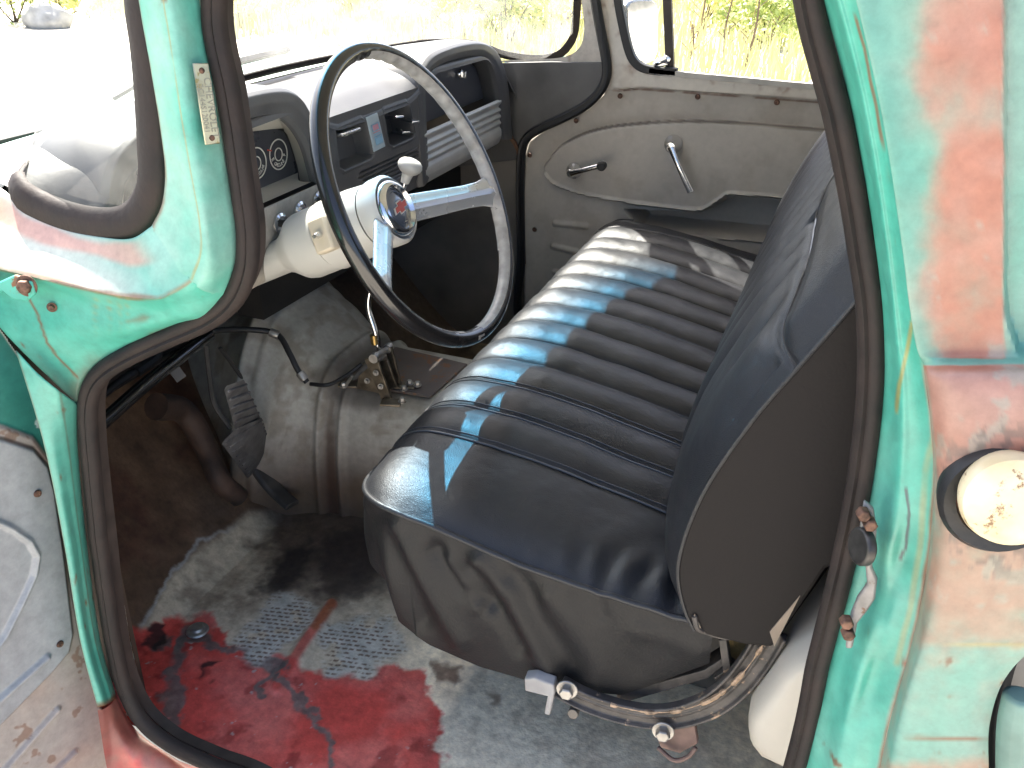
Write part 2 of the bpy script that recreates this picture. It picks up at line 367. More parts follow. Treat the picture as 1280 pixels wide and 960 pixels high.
# ================================================================== GROUND
def ground_mesh():
    m, t, b = bsdf('pale_gravel'); N = t.nodes; L = t.links
    tc = N.new('ShaderNodeTexCoord'); nz = N.new('ShaderNodeTexNoise'); nz.inputs['Scale'].default_value = .5; nz.inputs['Detail'].default_value = 10
    L.new(tc.outputs['Object'], nz.inputs['Vector']); rp = N.new('ShaderNodeValToRGB')
    rp.color_ramp.elements[0].color = (.50, .46, .39, 1); rp.color_ramp.elements[1].color = (.66, .62, .54, 1); rp.color_ramp.elements[0].position = .3; rp.color_ramp.elements[1].position = .7
    L.new(nz.outputs['Fac'], rp.inputs['Fac']); L.new(rp.outputs['Color'], b.inputs['Base Color']); b.inputs['Roughness'].default_value = .9
    n2 = N.new('ShaderNodeTexNoise'); n2.inputs['Scale'].default_value = 40; L.new(tc.outputs['Object'], n2.inputs['Vector']); bm = N.new('ShaderNodeBump'); bm.inputs['Strength'].default_value = .5
    L.new(n2.outputs['Fac'], bm.inputs['Height']); L.new(bm.outputs['Normal'], b.inputs['Normal'])
    return m
GZ = -0.72
g = MB(); g.add([(-150, -150, GZ), (150, -150, GZ), (150, 150, GZ), (-150, 150, GZ)], [(0, 1, 2, 3)])
o = g.build('ground', ground_mesh()); o['kind'] = 'structure'

# ================================================================== TRUCK
TR = empty('pickup_truck', (-0.4, 0.74, GZ))
tag(TR, 'weathered teal pickup truck with its driver door open on a black bench seat', 'pickup truck')
CY = WID/2

# ---- front pillar, cowl side and jamb around the driver's opening --------------------------------
rows_p = [[O(228,-150,-.002), O(196,-150,-.036), O(183,-150,-.042), O(168,-150,-.038), O(152,-150,-.030)],
          [O(250,0,-.002), O(219,0,-.036), O(205,0,-.042), O(190,0,-.038), O(174,0,-.030)],
          [O(268,110,-.002), O(236,110,-.036), O(222,110,-.042), O(205,95,-.038), O(188,80,-.030)],
          [O(283,210,-.002), O(252,210,-.036), O(238,210,-.042), O(220,185,-.038), O(201,160,-.030)],
          [O(294,280,-.002), O(264,290,-.036), O(250,275,-.042), O(230,246,-.038), O(207,215,-.030)],
          [O(296,325,-.002), O(266,335,-.036), O(251,318,-.043), O(228,287,-.039), O(203,255,-.030)],
          [O(286,368,-.002), O(256,364,-.036), O(240,350,-.044), O(215,320,-.040), O(190,283,-.028)]]
G1 = patch(rows_p, 110, 61)
rows_l = [[O(190,283,-.028), O(215,320,-.040), O(240,350,-.044)],
          [O(165,298,-.026), O(190,335,-.040), O(213,367,-.048)],
          [O(130,297,-.022), O(160,338,-.038), O(190,373,-.050)],
          [O(80,287,-.016), O(100,325,-.034), O(130,366,-.052)],
          [O(30,265,-.006), O(35,305,-.028), O(50,348,-.054)],
          [O(8,240,.002), O(-10,285,-.024), O(0,336,-.054)],
          [O(-30,222,.006), O(-70,262,-.022), O(-80,316,-.054)],
          [O(-110,205,.01), O(-160,240,-.020), O(-190,290,-.054)]]
G2 = patch(rows_l, 90, 31)
rows_s = [[O(240,350,-.044), O(250,358,-.040), O(270,366,-.020), O(286,368,-.002)],
          [O(213,367,-.048), O(226,378,-.036), O(245,392,-.022), O(258,396,-.002)],
          [O(190,373,-.050), O(198,386,-.034), O(210,400,-.024), O(225,405,-.002)],
          [O(130,366,-.052), O(137,380,-.032), O(155,412,-.026), O(178,426,-.002)],
          [O(50,348,-.054), O(58,362,-.032), O(90,410,-.028), O(130,450,-.002)],
          [O(0,336,-.054), O(8,350,-.034), O(50,420,-.030), O(104,477,-.002)],
          [O(-80,316,-.054), O(-60,335,-.036), O(10,420,-.034), O(97,505,-.002)]]
G3 = patch(rows_s, 80, 46)
rows_j = [[O(97,505,-.002), O(76,490,-.030), O(60,478,-.040), O(42,462,-.046), O(20,438,-.050)],
          [O(97,560,-.002), O(86,560,-.022), O(76,560,-.034), O(66,560,-.044), O(55,556,-.050)],
          [O(108,680,-.002), O(101,680,-.020), O(95,680,-.030), O(88,680,-.044), O(80,680,-.050)],
          [O(125,800,-.002), O(119,800,-.020), O(113,800,-.030), O(107,800,-.044), O(100,800,-.050)],
          [O(145,872,-.002), O(141,876,-.020), O(136,879,-.030), O(130,882,-.044), O(122,884,-.050)]]
G4 = patch(rows_j, 80, 40)
mb = MB()
P = G1; c = worn(P, .24, 3, chalk=.8); u = np.linspace(0, 1, P.shape[1])[None, :]*np.ones(P.shape[:2])
jag = (fbm(P, 40, 3, 5)-.5)*.02
c = mixc(c, (.30, .27, .10), .75*ss(.022, .008, np.abs(u-.5+jag))*ss(.25, .5, fbm(P, 25, 3, 9)+.15))      # rusty sealer line along the crease
c = mixc(c, RUST, .8*ss(.96, 1.0, u+jag*2)*ss(.35, .55, fbm(P, 30, 3, 2)))
mb.grid(P, col=c)
P = G2; vv = np.linspace(0, 1, P.shape[1])[None, :]*np.ones(P.shape[:2]); uu = np.linspace(0, 1, P.shape[0])[:, None]*np.ones(P.shape[:2])
c = worn(P, .24, 3, chalk=.8)
c = mixc(c, CHALK, ss(.18, .5, uu+.25*(fbm(P, 12, 4, 4)-.5))*.75)
c = mixc(c, PINK*1.15, .65*ss(.24, .10, np.abs(vv-.22)+.25*(fbm(P, 14, 4, 8)-.45))*ss(.05, .2, uu))
c = mixc(c, RUST*1.4, .75*ss(.90, .99, vv+.12*(fbm(P, 30, 3, 3)-.5)))
mb.grid(P, col=c)
P = G3; vv = np.linspace(0, 1, P.shape[1])[None, :]*np.ones(P.shape[:2]); px, py = over(P)
c = worn(P, .12, 23, rust=.62, chalk=.35)
c = mixc(c, RUST*1.3, .7*ss(.13, .02, vv+.2*(fbm(P, 25, 3, 6)-.5)))
for sx_, wd in ((150, 4), (137, 3), (160, 3), (120, 3)):                                                  # rust runs below the ledge
    c = mixc(c, np.array((.30, .26, .08)), .45*ss(wd, 0, np.abs(px-sx_+(fbm(P, 30, 2, 7)-.5)*6))*ss(445, 375, py+20*fbm(P, 10, 2, 2)))
c = mixc(c, RUST, .9*ss(2.6, .6, dline([(36,372),(44,385),(52,405),(60,430),(78,452),(95,470)], px+3*(fbm(P, 60, 2, 1)-.5), py)))
c = mixc(c, RUST*.8, .55*ss(.82, 1.0, vv+.3*(fbm(P, 28, 3, 16)-.5)))
c = mixc(c, RUST*.9, .6*ss(14, 4, np.abs(py-(404-.22*(px-150)))+16*(fbm(P, 40, 3, 21)))*ss(145, 165, px)*ss(205, 185, px))
mb.grid(P, col=c)
P = G4; vv = np.linspace(0, 1, P.shape[1])[None, :]*np.ones(P.shape[:2])
c = worn(P, .12, 33, rust=.55, chalk=.25)
c = mixc(c, RUST*.7, .5*ss(.05, .0, np.abs(vv-.27)+.04*(fbm(P, 30, 3, 2)-.5))); c = mixc(c, RUST*.9, .55*ss(.93, 1, vv))
c = mixc(c, RUST*.8, ss(.975, .995, np.linspace(0, 1, P.shape[0])[:, None]+.03*(fbm(P, 40, 3, 2)-.5)))
mb.grid(P, col=c)
PILF = mb.build('front_pillar', M_paint, TR, sharp=60, weld=.0022)
s_ = PILF.modifiers.new('sheet', 'SOLIDIFY'); s_.thickness = .0015; s_.offset = 0

# ---- rocker panel below the opening
bot = [O(120,884,-.044), O(145,872,-.002), O(175,915,.0), O(215,945,.0)]
def Yz(x, z, d=0): return np.array([x, yo(z)+d, z])
rows_r = [[O(145,872,.02), O(145,872,-.002), O(139,880,-.030), O(130,886,-.046), O(122,888,-.055)],
          [O(170,914,.03), O(170,914,-.002), O(158,930,-.034), O(144,950,-.050), O(134,962,-.062)],
          [O(212,946,.03), O(212,946,-.002), O(196,972,-.034), O(176,1000,-.052), O(150,1020,-.07)],
          [Yz(-.70,-.135,.03), Yz(-.70,-.14,-.002), Yz(-.71,-.165,-.03), Yz(-.72,-.19,-.055), Yz(-.72,-.25,-.06)],
          [Yz(-.35,-.135,.03), Yz(-.35,-.14,-.002), Yz(-.35,-.165,-.03), Yz(-.35,-.19,-.055), Yz(-.35,-.25,-.06)],
          [Yz(.02,-.135,.03), Yz(.02,-.14,-.002), Yz(.02,-.165,-.03), Yz(.02,-.19,-.055), Yz(.02,-.25,-.06)]]
P = patch(rows_r, 90, 26); c = worn(P, .6, 41, base=RED*1.2, rust=.6, chalk=.2)
c = mixc(c, PINK*.9, ss(.4, .62, fbm(P, 7, 4, 5))*.8); c = mixc(c, (.10, .02, .02), ss(.45, .6, fbm(P, 9, 4, 15))*.6)
MB().grid(P, col=c).build('rocker_panel', M_paint, TR, sharp=50)

# ---- rubber seal round the driver's opening
L_px = [(268,0),(287,125),(304,240),(311,290),(308,335),(291,373),(262,398),(215,419),(165,442),(128,466),(113,492),(111,530),(117,600),(128,690),(138,775),(152,845),(175,895),(212,928)]
R_px = [(997,945),(1027,815),(1055,700),(1076,590),(1087,490),(1087,400),(1075,300),(1047,145),(1012,0)]
path = [Yz(-.50,1.16), Yz(-.565,1.10)] + [O(*p) for p in L_px] + [O(262,952), O(330,980), Yz(-.5,-.128), Yz(-.2,-.135), Yz(-.03,-.12), Yz(.03,-.06), Yz(.045,.1)] + [O(*p) for p in R_px] + [Yz(-.085,1.10), Yz(-.13,1.155), Yz(-.3,1.165)]
PS = cr(path, 420, closed=True)
prof = [(-.015,-.004),(-.016,.004),(-.013,.011),(-.007,.015),(-.003,.0125),(.000,.0155),(.006,.016),(.011,.0135),(.0145,.008),(.0155,.0),(.013,-.006)]
wv = (fbm(PS, 7, 3, 2)-.5)[:, None]*np.array([[.004, .004, .004]])
MB().sweep(PS+wv, prof, (0, -1, 0), closed=True, scale=np.where(PS[:, 0] > -.3, .72, .80)).build('door_seal', M_rubber, TR, sharp=60)
# flange the seal grips, going into the cab
prof = [(-.003,-.014),(-.003,.002),(.003,.002),(.003,-.014)]
PF = PS.copy(); PF[:, 1] += .012
MB().sweep(PF, prof, (0, -1, 0), closed=True).build('opening_flange', mat('dark_brown_paint', (.05,.036,.03), .6, var=.3, vscale=30), TR)

# ---- rear pillar and cab corner -----------------------------------------------------------------
ys = [-150, 0, 110, 200, 300, 380, 430, 460, 500, 560, 620, 680, 740, 800, 860, 910, 960, 1010]
xs = [980, 1028, 1058, 1076, 1091, 1100, 1102.5, 1103, 1102, 1096, 1087, 1075, 1061, 1045, 1029, 1014, 1003, 992]
xe = [1030, 1072, 1098, 1114, 1128, 1138, 1146, 1155, 1160, 1167, 1167, 1163, 1153, 1141, 1124, 1110, 1100, 1092]
rows = []
for y_, a, b in zip(ys, xs, xe):
    w_ = b-a
    rows.append([O(a, y_, -.002), O(a+w_*.22, y_, -.016), O(a+w_*.42, y_, -.034), O(a+w_*.60, y_, -.036), O(a+w_*.78, y_, -.040), O(b, y_, -.048)])
P = patch(rows, 170, 46); px, py = over(P); u = np.linspace(0, 1, P.shape[1])[None, :]*np.ones(P.shape[:2])
# striker pocket dent and wavy lower jamb
P[..., 1] += .010*np.exp(-(((px-1092)/22)**2+((py-745)/40)**2))
P[..., 1] += .006*np.sin(py/26.)*ss(560, 700, py)*np.exp(-((u-.65)/.2)**2)
c = worn(P, .10, 53, rust=.5, chalk=.35)
yel = np.array((.36, .30, .13))
c = mixc(c, yel, .55*ss(7, 1, dline([(1172,520),(1160,590),(1150,680),(1140,760),(1120,830)], px+14*(fbm(P, 14, 3, 3)-.5), py))*ss(.3, .6, fbm(P, 20, 4, 8)+.12))
c = mixc(c, RUST*1.2, .8*ss(3.2, .8, dline([(1068,18),(1082,60),(1096,140),(1112,230)], px+5*(fbm(P, 40, 2, 3)-.5), py))*ss(.35, .5, fbm(P, 24, 3, 4)))
c = mixc(c, np.array((.34,.26,.06)), .75*ss(4, 1, dline([(1141,402),(1134,440),(1124,480),(1121,512)], px+3*(fbm(P, 40, 2, 3)-.5), py)))
c = mixc(c, (.05, .04, .06), .85*ss(3, 1, dline([(1133,612),(1136,650),(1131,690),(1125,705)], px+6*(fbm(P, 80, 3, 5)-.5), py)))
c = mixc(c, (.06, .05, .05), .8*ss(4, 1.5, np.abs(px-(1030-(py-860)*.26))+5*fbm(P, 90, 2, 7))*ss(835, 850, py)*ss(950, 930, py)*ss(.4, .5, fbm(P, 70, 3, 33)))
c = mixc(c, PINK*.9, .6*ss(.93, 1, u+.1*(fbm(P, 24, 3, 6)-.5))*ss(440, 480, py))
c = mixc(c, RUST, .8*ss(.95, 1, u+.1*(fbm(P, 34, 3, 16)-.5))*ss(560, 640, py))
MB().grid(P, col=c).build('rear_pillar', M_paint, TR, sharp=50)

# outer cab corner: rows top to bottom; belt step at y=450 where the body swells outward
rows = []
yy = [-150, 0, 150, 300, 380, 425, 444, 456, 475, 520, 600, 700, 780, 840, 900, 960, 1020]
ee = np.interp(yy, ys, xe)
right = [1470, 1470, 1470, 1470, 1470, 1470, 1470, 1470, 1470, 1470, 1470, 1430, 1330, 1262, 1238, 1236, 1240]
dd = [-.050, -.050, -.050, -.050, -.050, -.050, -.052, -.062, -.074, -.080, -.082, -.082, -.080, -.078, -.074, -.072, -.070]
for y_, e, r_, d_ in zip(yy, ee, right, dd):
    rows.append([O(e, y_, -.048), O(e+(1.5 if y_ < 450 else 6), y_, -.052 if y_ < 450 else d_*.85), O(e+(r_-e)*.12, y_, d_), O(e+(r_-e)*.35, y_, d_-.002), O(e+(r_-e)*.7, y_, d_-.001), O(r_, y_, d_+.006)])
P = patch(rows, 220, 150); px, py = over(P)
stp = ss(1254, 1262, px-ss(380, 470, py)*22)*ss(452, 436, py)
P[..., 1] += .012*stp
P[..., 1] += .0012*np.exp(-((py-808)/3.)**2)
n1 = fbm(P, 9, 5, 3); n2 = fbm(P, 30, 4, 7); n3 = fbm(P, 90, 3, 5)
nn = n1*.5+n2*.3+n3*.2
pw = ss(-38, 50, px-np.interp(py, [0, 100, 180, 300, 400, 450], [1138, 1118, 1150, 1135, 1148, 1155]))*ss(1262, 1250, px)*ss(452, 446, py)*np.interp(py, [0, 60, 110, 150, 210, 260, 285, 310, 380, 440, 460], [.72, .80, .74, .58, .98, 1, .84, .92, 1, 1.05, 1])
lowp = ss(452, 460, py)*np.interp(py, [450, 500, 560, 640, 700, 760, 800, 815, 940, 960, 990], [1.2, 1.2, 1.15, 1.05, .95, .84, .68, .46, .22, .8, .9])
lowp = lowp*(1-.35*ss(60, 20, np.hypot(px-1150, (py-600)*.4)))
edge = ss(26, 2, px-np.interp(py, ys, xe))*ss(460, 480, py)*.55
c = np.broadcast_to(TEAL*1.0, P.shape).copy(); c = mixc(c, TEALF*.85, .3+.6*ss(.3, .7, n1))
m_ = np.maximum(pw, np.maximum(lowp, edge))
hz_ = ss(1085, 1190, px)*ss(1275, 1245, px)*ss(452, 440, py)+ss(452, 460, py)*ss(840, 640, py)
c = mixc(c, (.40, .28, .21), .42*hz_*ss(.25, .6, n1*.6+n2*.4)*1.3)
pinkc = np.array((.42, .155, .095)); pinkl = np.array((.46, .25, .19))
pc = mixc(np.broadcast_to(pinkc, P.shape).copy(), pinkl, ss(.35, .7, n2)*.7)
pc = mixc(pc, (.46, .30, .25), ss(458, 470, py)*ss(560, 500, py)*.55); pc = mixc(pc, (.38, .29, .20), ss(600, 700, py)*.6)
amt = ss(.38, .76, nn+(m_-.5)*.62)[..., None]; c = c*(1-amt*.92)+pc*amt*.92
c = mixc(c, TEALF*.9, ss(.58, .68, n3*.6+n2*.4)*ss(.5, .8, m_)*.35)
cg = np.hypot((px-1250)/62., (py-622)/72.)
c = mixc(c, (.10, .09, .08), .55*ss(.52, .62, fbm(P, 170, 3, 8)*.75+n2*.25-.28*np.abs(cg-1.08)+.06)*ss(1.7, 1.1, cg))
c = mixc(c, np.array((.40,.33,.12)), .75*ss(3.2, 1, np.abs(py-808+4*(n2-.5)))*ss(1165, 1215, px))
c = mixc(c, RUST*1.2, .85*ss(3.5, 1, np.abs(py-922-.02*(px-1150)+4*(n2-.5)))*ss(.35, .5, n2)*ss(1120, 1150, px))
c = mixc(c, RUST, .8*ss(.66, .72, n3*.55+n2*.45)*ss(690, 850, py))
c = c*np.array((.84, .80, .80))
CNR = MB().grid(P, col=c).build('cab_corner', M_paint, TR, sharp=50)

# inward return of the cab corner; black lower sheet paints the bed gap's shade
ends = [O(r_, y_, d_+.006) for y_, r_, d_ in zip(yy, right, dd)]
rr_ = cr(ends[12:], 50)
MB().grid(np.stack([rr_, rr_+np.array((.012,.03,0)), rr_+np.array((.115,.24,0))], 1)).build('gap_shade_sheet', M_void, TR)
rr_ = cr(ends[:13], 60); P = patch(np.stack([rr_, rr_+np.array((.016,.018,0)), rr_+np.array((.014,.06,0)), rr_+np.array((-.03,.16,0))], 1), 60, 14)
MB().grid(P, col=worn(P, .4, 57, chalk=.7)).build('cab_corner_back', M_paint, TR, sharp=60)

# ---- bed front behind the cab gap
mb = MB(); mb.box((.60, -.03, .19), (.70, .05, .62)); mb.box((.30, .74, .19), (.03, 1.5, .62))
V = cr([O(1276,868,-.07),O(1268,905,-.07),O(1266,960,-.07),O(1266,1100,-.07)], 16); mb.tube(V, .014, 10)
mb.build('cargo_bed', mat('bed_paint', tuple(TEALF*.55), .5, var=.25, speck=(tuple(RUST), 14, .60)), TR, bevel=.01)

# ---- fuel filler
fc = O(1260, 618, -.092); ax = np.array((.12, -1, .16)); ax /= np.linalg.norm(ax)
CAPO = fc
mb = MB().lathe([(.024,-.02),(.0415,-.012),(.0435,0.004),(.040,.010),(.031,.008),(.028,-.01)], O(1248, 623, -.080), ax, 40)
cap = MB().lathe([(.024,-.02),(.032,-.012),(.0350,.002),(.0358,.010),(.034,.0155),(.028,.0185),(.017,.0205),(0,.0212)], fc, ax, 44).build('fuel_cap', M_cap, TR)
cap['label'] = 'cream fuel cap spotted with rust'
mb.build('filler_grommet', M_blackrub, cap)

# ---- striker on the rear pillar
def rp(px, py, d=-.03): return O(px, py, d)
a0 = rp(1081, 655, -.040)
st = MB()
exs = rp(1076, 690, -.040)-rp(1086, 625, -.040)
pts = [(1080,622),(1092,632),(1096,660),(1094,690),(1090,704),(1097,720),(1094,745),(1084,760),(1072,775),(1066,806),(1057,806),(1060,778),(1064,762),(1072,742),(1084,726),(1082,704),(1076,690),(1074,660)]
st.prism([rp(*p, d=-.034) for p in pts], (0, -.006, 0))
STR = st.build('door_striker', mat('grey_zinc', (.27,.26,.25), .5, .35, var=.2, vscale=50, speck=((.13,.07,.04), 55, .62)), TR, bevel=.002)
mb = MB().lathe([(.0,.004),(.0155,.004),(.017,.002),(.017,-.004),(.014,-.006),(0,-.006)], rp(1077, 683, -.044), (-.9,-.5,.12), 24); mb.build('striker_roller', mat('worn_roller', (.09,.085,.08), .4, .6, var=.3, vscale=60), STR, bevel=.001)
for p in ((1077,638),(1085,650),(1056,772),(1058,786)):
    MB().bolt(rp(*p, d=-.040), (.25,-1,.1), .0062, .009, washer=False).build('bolt', M_bolt, STR, bevel=.0008)

# ---- door hinge at the front pillar
hp = [(-40,338),(0,352),(22,342),(44,350),(48,366),(38,375),(20,372),(8,362),(-10,372),(-40,366)]
HG = MB().prism([O(*p, d=-.058) for p in hp], (0, -.006, 0)).build('door_hinge', mat('hinge_teal', tuple(TEAL*1.1), .5, speck=(tuple(RUST), 40, .52)), TR, bevel=.002)
MB().bolt(O(34,357,-.062), (.3,-1,.1), .0085, .008).build('hinge_bolt', M_bolt, HG, bevel=.001)
MB().bolt(O(65,384,-.034), (.6,-1,.1), .004, .004).build('small_bolt', M_bolt, PILF, bevel=.0006)

# ---- maker's plate on the pillar
pq = [(238,79),(258,79),(273,179),(254,181)]
pl3 = [O(*p, d=-.0345+(.014 if i in (1, 2) else 0)) for i, p in enumerate(pq)]
n_ = np.cross(pl3[1]-pl3[0], pl3[3]-pl3[0]); n_ /= np.linalg.norm(n_)
if n_@(CAM-pl3[0]) < 0: n_ = -n_
pl3 = [p+n_*.004 for p in pl3]
mb = MB().prism(pl3, n_*.0016)
IDP = mb.build('maker_plate', mat('worn_brass_plate', (.46,.44,.32), .32, .8, var=.2, vscale=40, speck=((.25,.20,.08), 60, .56)), PILF, bevel=.0008)
IDP['label'] = 'small stamped metal plate fixed on the pillar'
cen = sum(pl3)/4; dn = (pl3[3]-pl3[0]); ln = np.linalg.norm(dn); dn /= ln; sd = np.cross(n_, dn)
mb = MB()
for body, off, sz in (('CHEVROLET', .0038, .0105), ('2C144S120041', -.0040, .0075)):
    mb.add(*txt(body, sz, cen+n_*.0017+sd*off*(1 if (sd@(pl3[1]-pl3[0])) > 0 else -1)*1.0+dn*.004, dn, np.cross(n_, dn)))
mb.build('plate_lettering', mat('stamped_letters', (.26,.25,.20), .4, .5, var=.1), IDP, fin=False)
for f_ in (.09, .92): MB().lathe([(.0030,0),(.0024,.0018),(0,.0022)], pl3[0]*(1-f_)*.5+pl3[1]*(1-f_)*.5+(pl3[3]+pl3[2])*.5*f_+n_*.0015, n_, 12).build('plate_rivet', M_bolt, IDP)

# ---- driver's door, swung open ------------------------------------------------------------------
DD = np.array((-.20, -.98, 0.)); DD /= np.linalg.norm(DD); DN = np.array((.98, -.20, 0.)); DN /= np.linalg.norm(DN)   # along the door / towards the seat
D0 = np.array((-.962, -.055, 0.))
def dpx(px, py, off=0): return on_plane(px, py, D0+DN*off, DN)
def duv(p): q = np.asarray(p)-D0; return np.array((q@DD, q[2]))
ol = [duv(dpx(*p)) for p in [(-60,398),(0,411),(30,454),(47,505),(58,560),(72,640),(85,700),(104,790),(125,880),(150,965)]]
ol = [(.9,.62),(.35,.60)]+[tuple(q) for q in ol]+[(.06,-.17),(.3,-.18),(.9,-.18)]
plate = [tuple(duv(dpx(*p))) for p in [(-60,535),(0,547),(37,559),(55,580),(63,610),(75,690),(87,790),(82,812),(60,838),(0,899),(-60,950)]]
lower = [tuple(duv(dpx(*p))) for p in [(-200,490),(0,530),(40,545),(62,575),(72,640),(85,720),(101,800),(129,893),(150,965),(160,1100),(-200,1100)]]
U, Vv = np.meshgrid(np.linspace(-.07, .24, 280), np.linspace(-.18, .62, 460), indexing='ij')
dO = sdf(ol, U, Vv); dP = sdf(plate, U, Vv); dL = sdf(lower, U, Vv)
h = .006*ss(.004, -.006, dL)+.006*ss(.003, -.004, dP)
arc = [tuple(duv(dpx(*p))) for p in [(-30,640),(5,655),(30,672),(40,690),(36,715),(20,750),(0,790),(-30,830)]]
h += .007*ss(.007, .0, dline(arc, U, Vv))
for a_, b_ in (((-30,890),(52,818)), ((-20,985),(68,885)), ((40,985),(90,938))):
    h += .007*ss(.008, .0015, dline([duv(dpx(*a_)), duv(dpx(*b_))], U, Vv))
P = D0+U[..., None]*DD+np.stack([0*Vv, 0*Vv, Vv], -1)+h[..., None]*DN
keep = (dO < 0)[:-1, :-1]
n1 = fbm(P, 6, 5, 2); n2 = fbm(P, 40, 4, 5)
dk = np.array((.020, .16, .135)); c = np.broadcast_to(dk, P.shape).copy(); c = mixc(c, TEAL*.6, ss(.4, .7, n1)*.6); c = mixc(c, (.45,.55,.52), .9*ss(.66, .70, n2))
lowc = np.array((.40, .30, .245)); lc = mixc(np.broadcast_to(lowc, P.shape).copy(), (.36,.32,.285), ss(.4, .6, n1)); lc = mixc(lc, RUST, .6*ss(.66, .72, n2))
c = mixc(c, lc, ss(.002, -.002, dL)); c = mixc(c, (.31, .32, .325), ss(.001, -.002, dP)); c = mixc(c, (.13,.09,.07), .8*ss(.0035, .0005, np.abs(dP-.001)))
c = mixc(c, CHALK, .8*ss(.003, 0, np.abs(dO)))
DRD = MB().grid(P, col=c, keep=keep).build('driver_door', M_paint, TR, sharp=60)
DRD['label'] = 'open teal driver door with grey inner panel'
MB().prism([D0+DD*u_+np.array((0,0,v_))-DN*.012 for u_, v_ in ol[2:]+[ol[0], ol[1]]], -DN*.030).build('outer_skin', mat('outer_teal', tuple(TEAL), .4, speck=(tuple(PINK), 8, .56)), DRD)
for p in ((47,617),(75,805)):
    MB().lathe([(.0055,0),(.0045,.0022),(.0015,.0024),(0,.0012)], dpx(*p, off=.013), DN, 16).build('screw', M_bolt, DRD)

# ---- windscreen ---------------------------------------------------------------------------------
wl = [O(174,0,-.018), O(181,60,-.018), O(186,120,-.018), O(189,180,-.018), O(190,220,-.018), O(184,250,-.016), O(165,275,-.014), O(130,281,-.012), O(90,274,-.008), O(50,258,-.002), O(26,240,.004)]
base = [(-.945,.06,.772), (-.995,.17,.785), (-1.03,.35,.79), (-1.045,.74,.795)]
top = [(-.668,.075,1.085), (-.680,.085,1.11), (-.705,.13,1.132), (-.765,.30,1.142), (-.805,.74,1.146)]
up = [Yz(-.676,1.04,-.015)]
half = [np.array(p) for p in top[::-1]]+up+[p for p in wl]+[np.array(p) for p in base]
loop = half+[mir(p) for p in half[::-1]][1:-1]
WL = cr(loop, 320, closed=True)
prof = [(-.020,-.004),(-.020,.004),(-.012,.009),(.0,.011),(.012,.009),(.019,.004),(.019,-.004),(0,-.008)]
nrm = np.array([(-(p[0]+.55)*0-1.0, (p[1]-CY)*1.6, .55) for p in WL]); side = np.abs(WL[:, 1]-CY) > .66
nrm = np.array([(-.25 if s_ else -.8, math.copysign(1.0, p[1]-CY) if s_ else (p[1]-CY)*.6, .15 if s_ else .6) for p, s_ in zip(WL, side)])
for _ in range(12): nrm = (np.roll(nrm, 1, 0)+nrm+np.roll(nrm, -1, 0))/3
WS = MB().sweep(WL, prof, nrm, closed=True, scale=np.where(WL[:, 1] > 1.25, .5, np.where(WL[:, 0] < -.93, .42, np.where(np.abs(WL[:, 1]-CY) > .6, 1.0, .7)))).build('windscreen_seal', M_rubber, TR, sharp=60)
gb = [wl[4]+np.array((0,.01,-.0)), O(150,276,.0), O(80,268,.004), O(34,246,.012)]+[np.array(p) for p in base]
gt = [np.array((-.670,.07,1.10)), np.array((-.677,.078,1.115)), np.array((-.690,.095,1.125)), np.array((-.705,.12,1.133)), np.array((-.725,.16,1.138)), np.array((-.75,.24,1.142)), np.array((-.775,.38,1.145)), np.array((-.805,.74,1.148))]
gb = gb+[mir(p) for p in gb[::-1]][1:]; gt = gt+[mir(p) for p in gt[::-1]][1:]
rows = [[b_, b_*.66+t_*.34+np.array((-.02*(1-abs(b_[1]-CY)), 0, .012)), b_*.33+t_*.67+np.array((-.02*(1-abs(b_[1]-CY)), 0, .012)), t_] for b_, t_ in zip(gb, gt)]
P = patch(rows, 90, 24); WG = MB().grid(P).build('windscreen', M_wglass, TR)
for a_, b_ in (((300,103),(327,99)), ((349,98),(412,85))):
    pass
mb = MB()
wpr = [Z(300,104,.808), Z(328,99,.808)]; 
def wiper(p0, p1, piv):
    m_ = MB(); p0 = np.array(p0); p1 = np.array(p1)
    m_.box((p0+p1)/2, (np.linalg.norm(p1-p0), .012, .010), p1-p0, (-.6, 0, .8)); m_.tube(cr([(p0+p1)/2+np.array((-.004,0,.010)), (np.array(piv)+(p0+p1)/2)/2+np.array((-.01,0,.02)), piv], 10), .004, 8)
    return m_
wiper((-1.035,.46,.822), (-1.045,.78,.825), (-1.12,.40,.79)).build('wiper', M_blackrub, TR, bevel=.001)
#wiper((-1.005,.29,.816), (-1.025,.37,.819), (-1.06,.33,.80)).build('wiper', M_blackrub, TR, bevel=.001)

# ---- cowl top, bonnet and front wings -------------------------------------------------------------
rows = []
for yv in np.linspace(-.02, 1.50, 9):
    e = abs(yv-CY)/.76; bx = -1.06+.14*max(0, e-.6)*2.0
    rows.append([(bx+.012, yv, .782-.03*e**3), (bx-.06, yv, .768-.03*e**3), (-1.20, yv, .752-.03*e**3), (-1.26, yv, .72)])
P = patch(rows, 80, 20); c = worn(P, .35, 61, base=TEALF, chalk=.9); c = mixc(c, CHALK, .6*ss(.3, .6, fbm(P, 5, 4, 4)))
MB().grid(P, col=c).build('cowl', M_paint, TR, sharp=60)
rows = []
for xv, zc in ((-1.215,.745), (-1.5,.755), (-2.0,.735), (-2.45,.68), (-2.60,.60)):
    rows.append([(xv, CY+f_*.70, zc-.05*abs(f_)**2.2+.012*(abs(f_) < .3)) for f_ in (-1, -.7, -.35, 0, .35, .7, 1)])
P = patch(rows, 70, 70); c = worn(P, .4, 71, base=TEALF, chalk=.9); c = mixc(c, CHALK, .65*ss(.25, .6, fbm(P, 3, 5, 4)))
BON = MB().grid(P, col=c).build('bonnet', M_paint, TR, sharp=60)
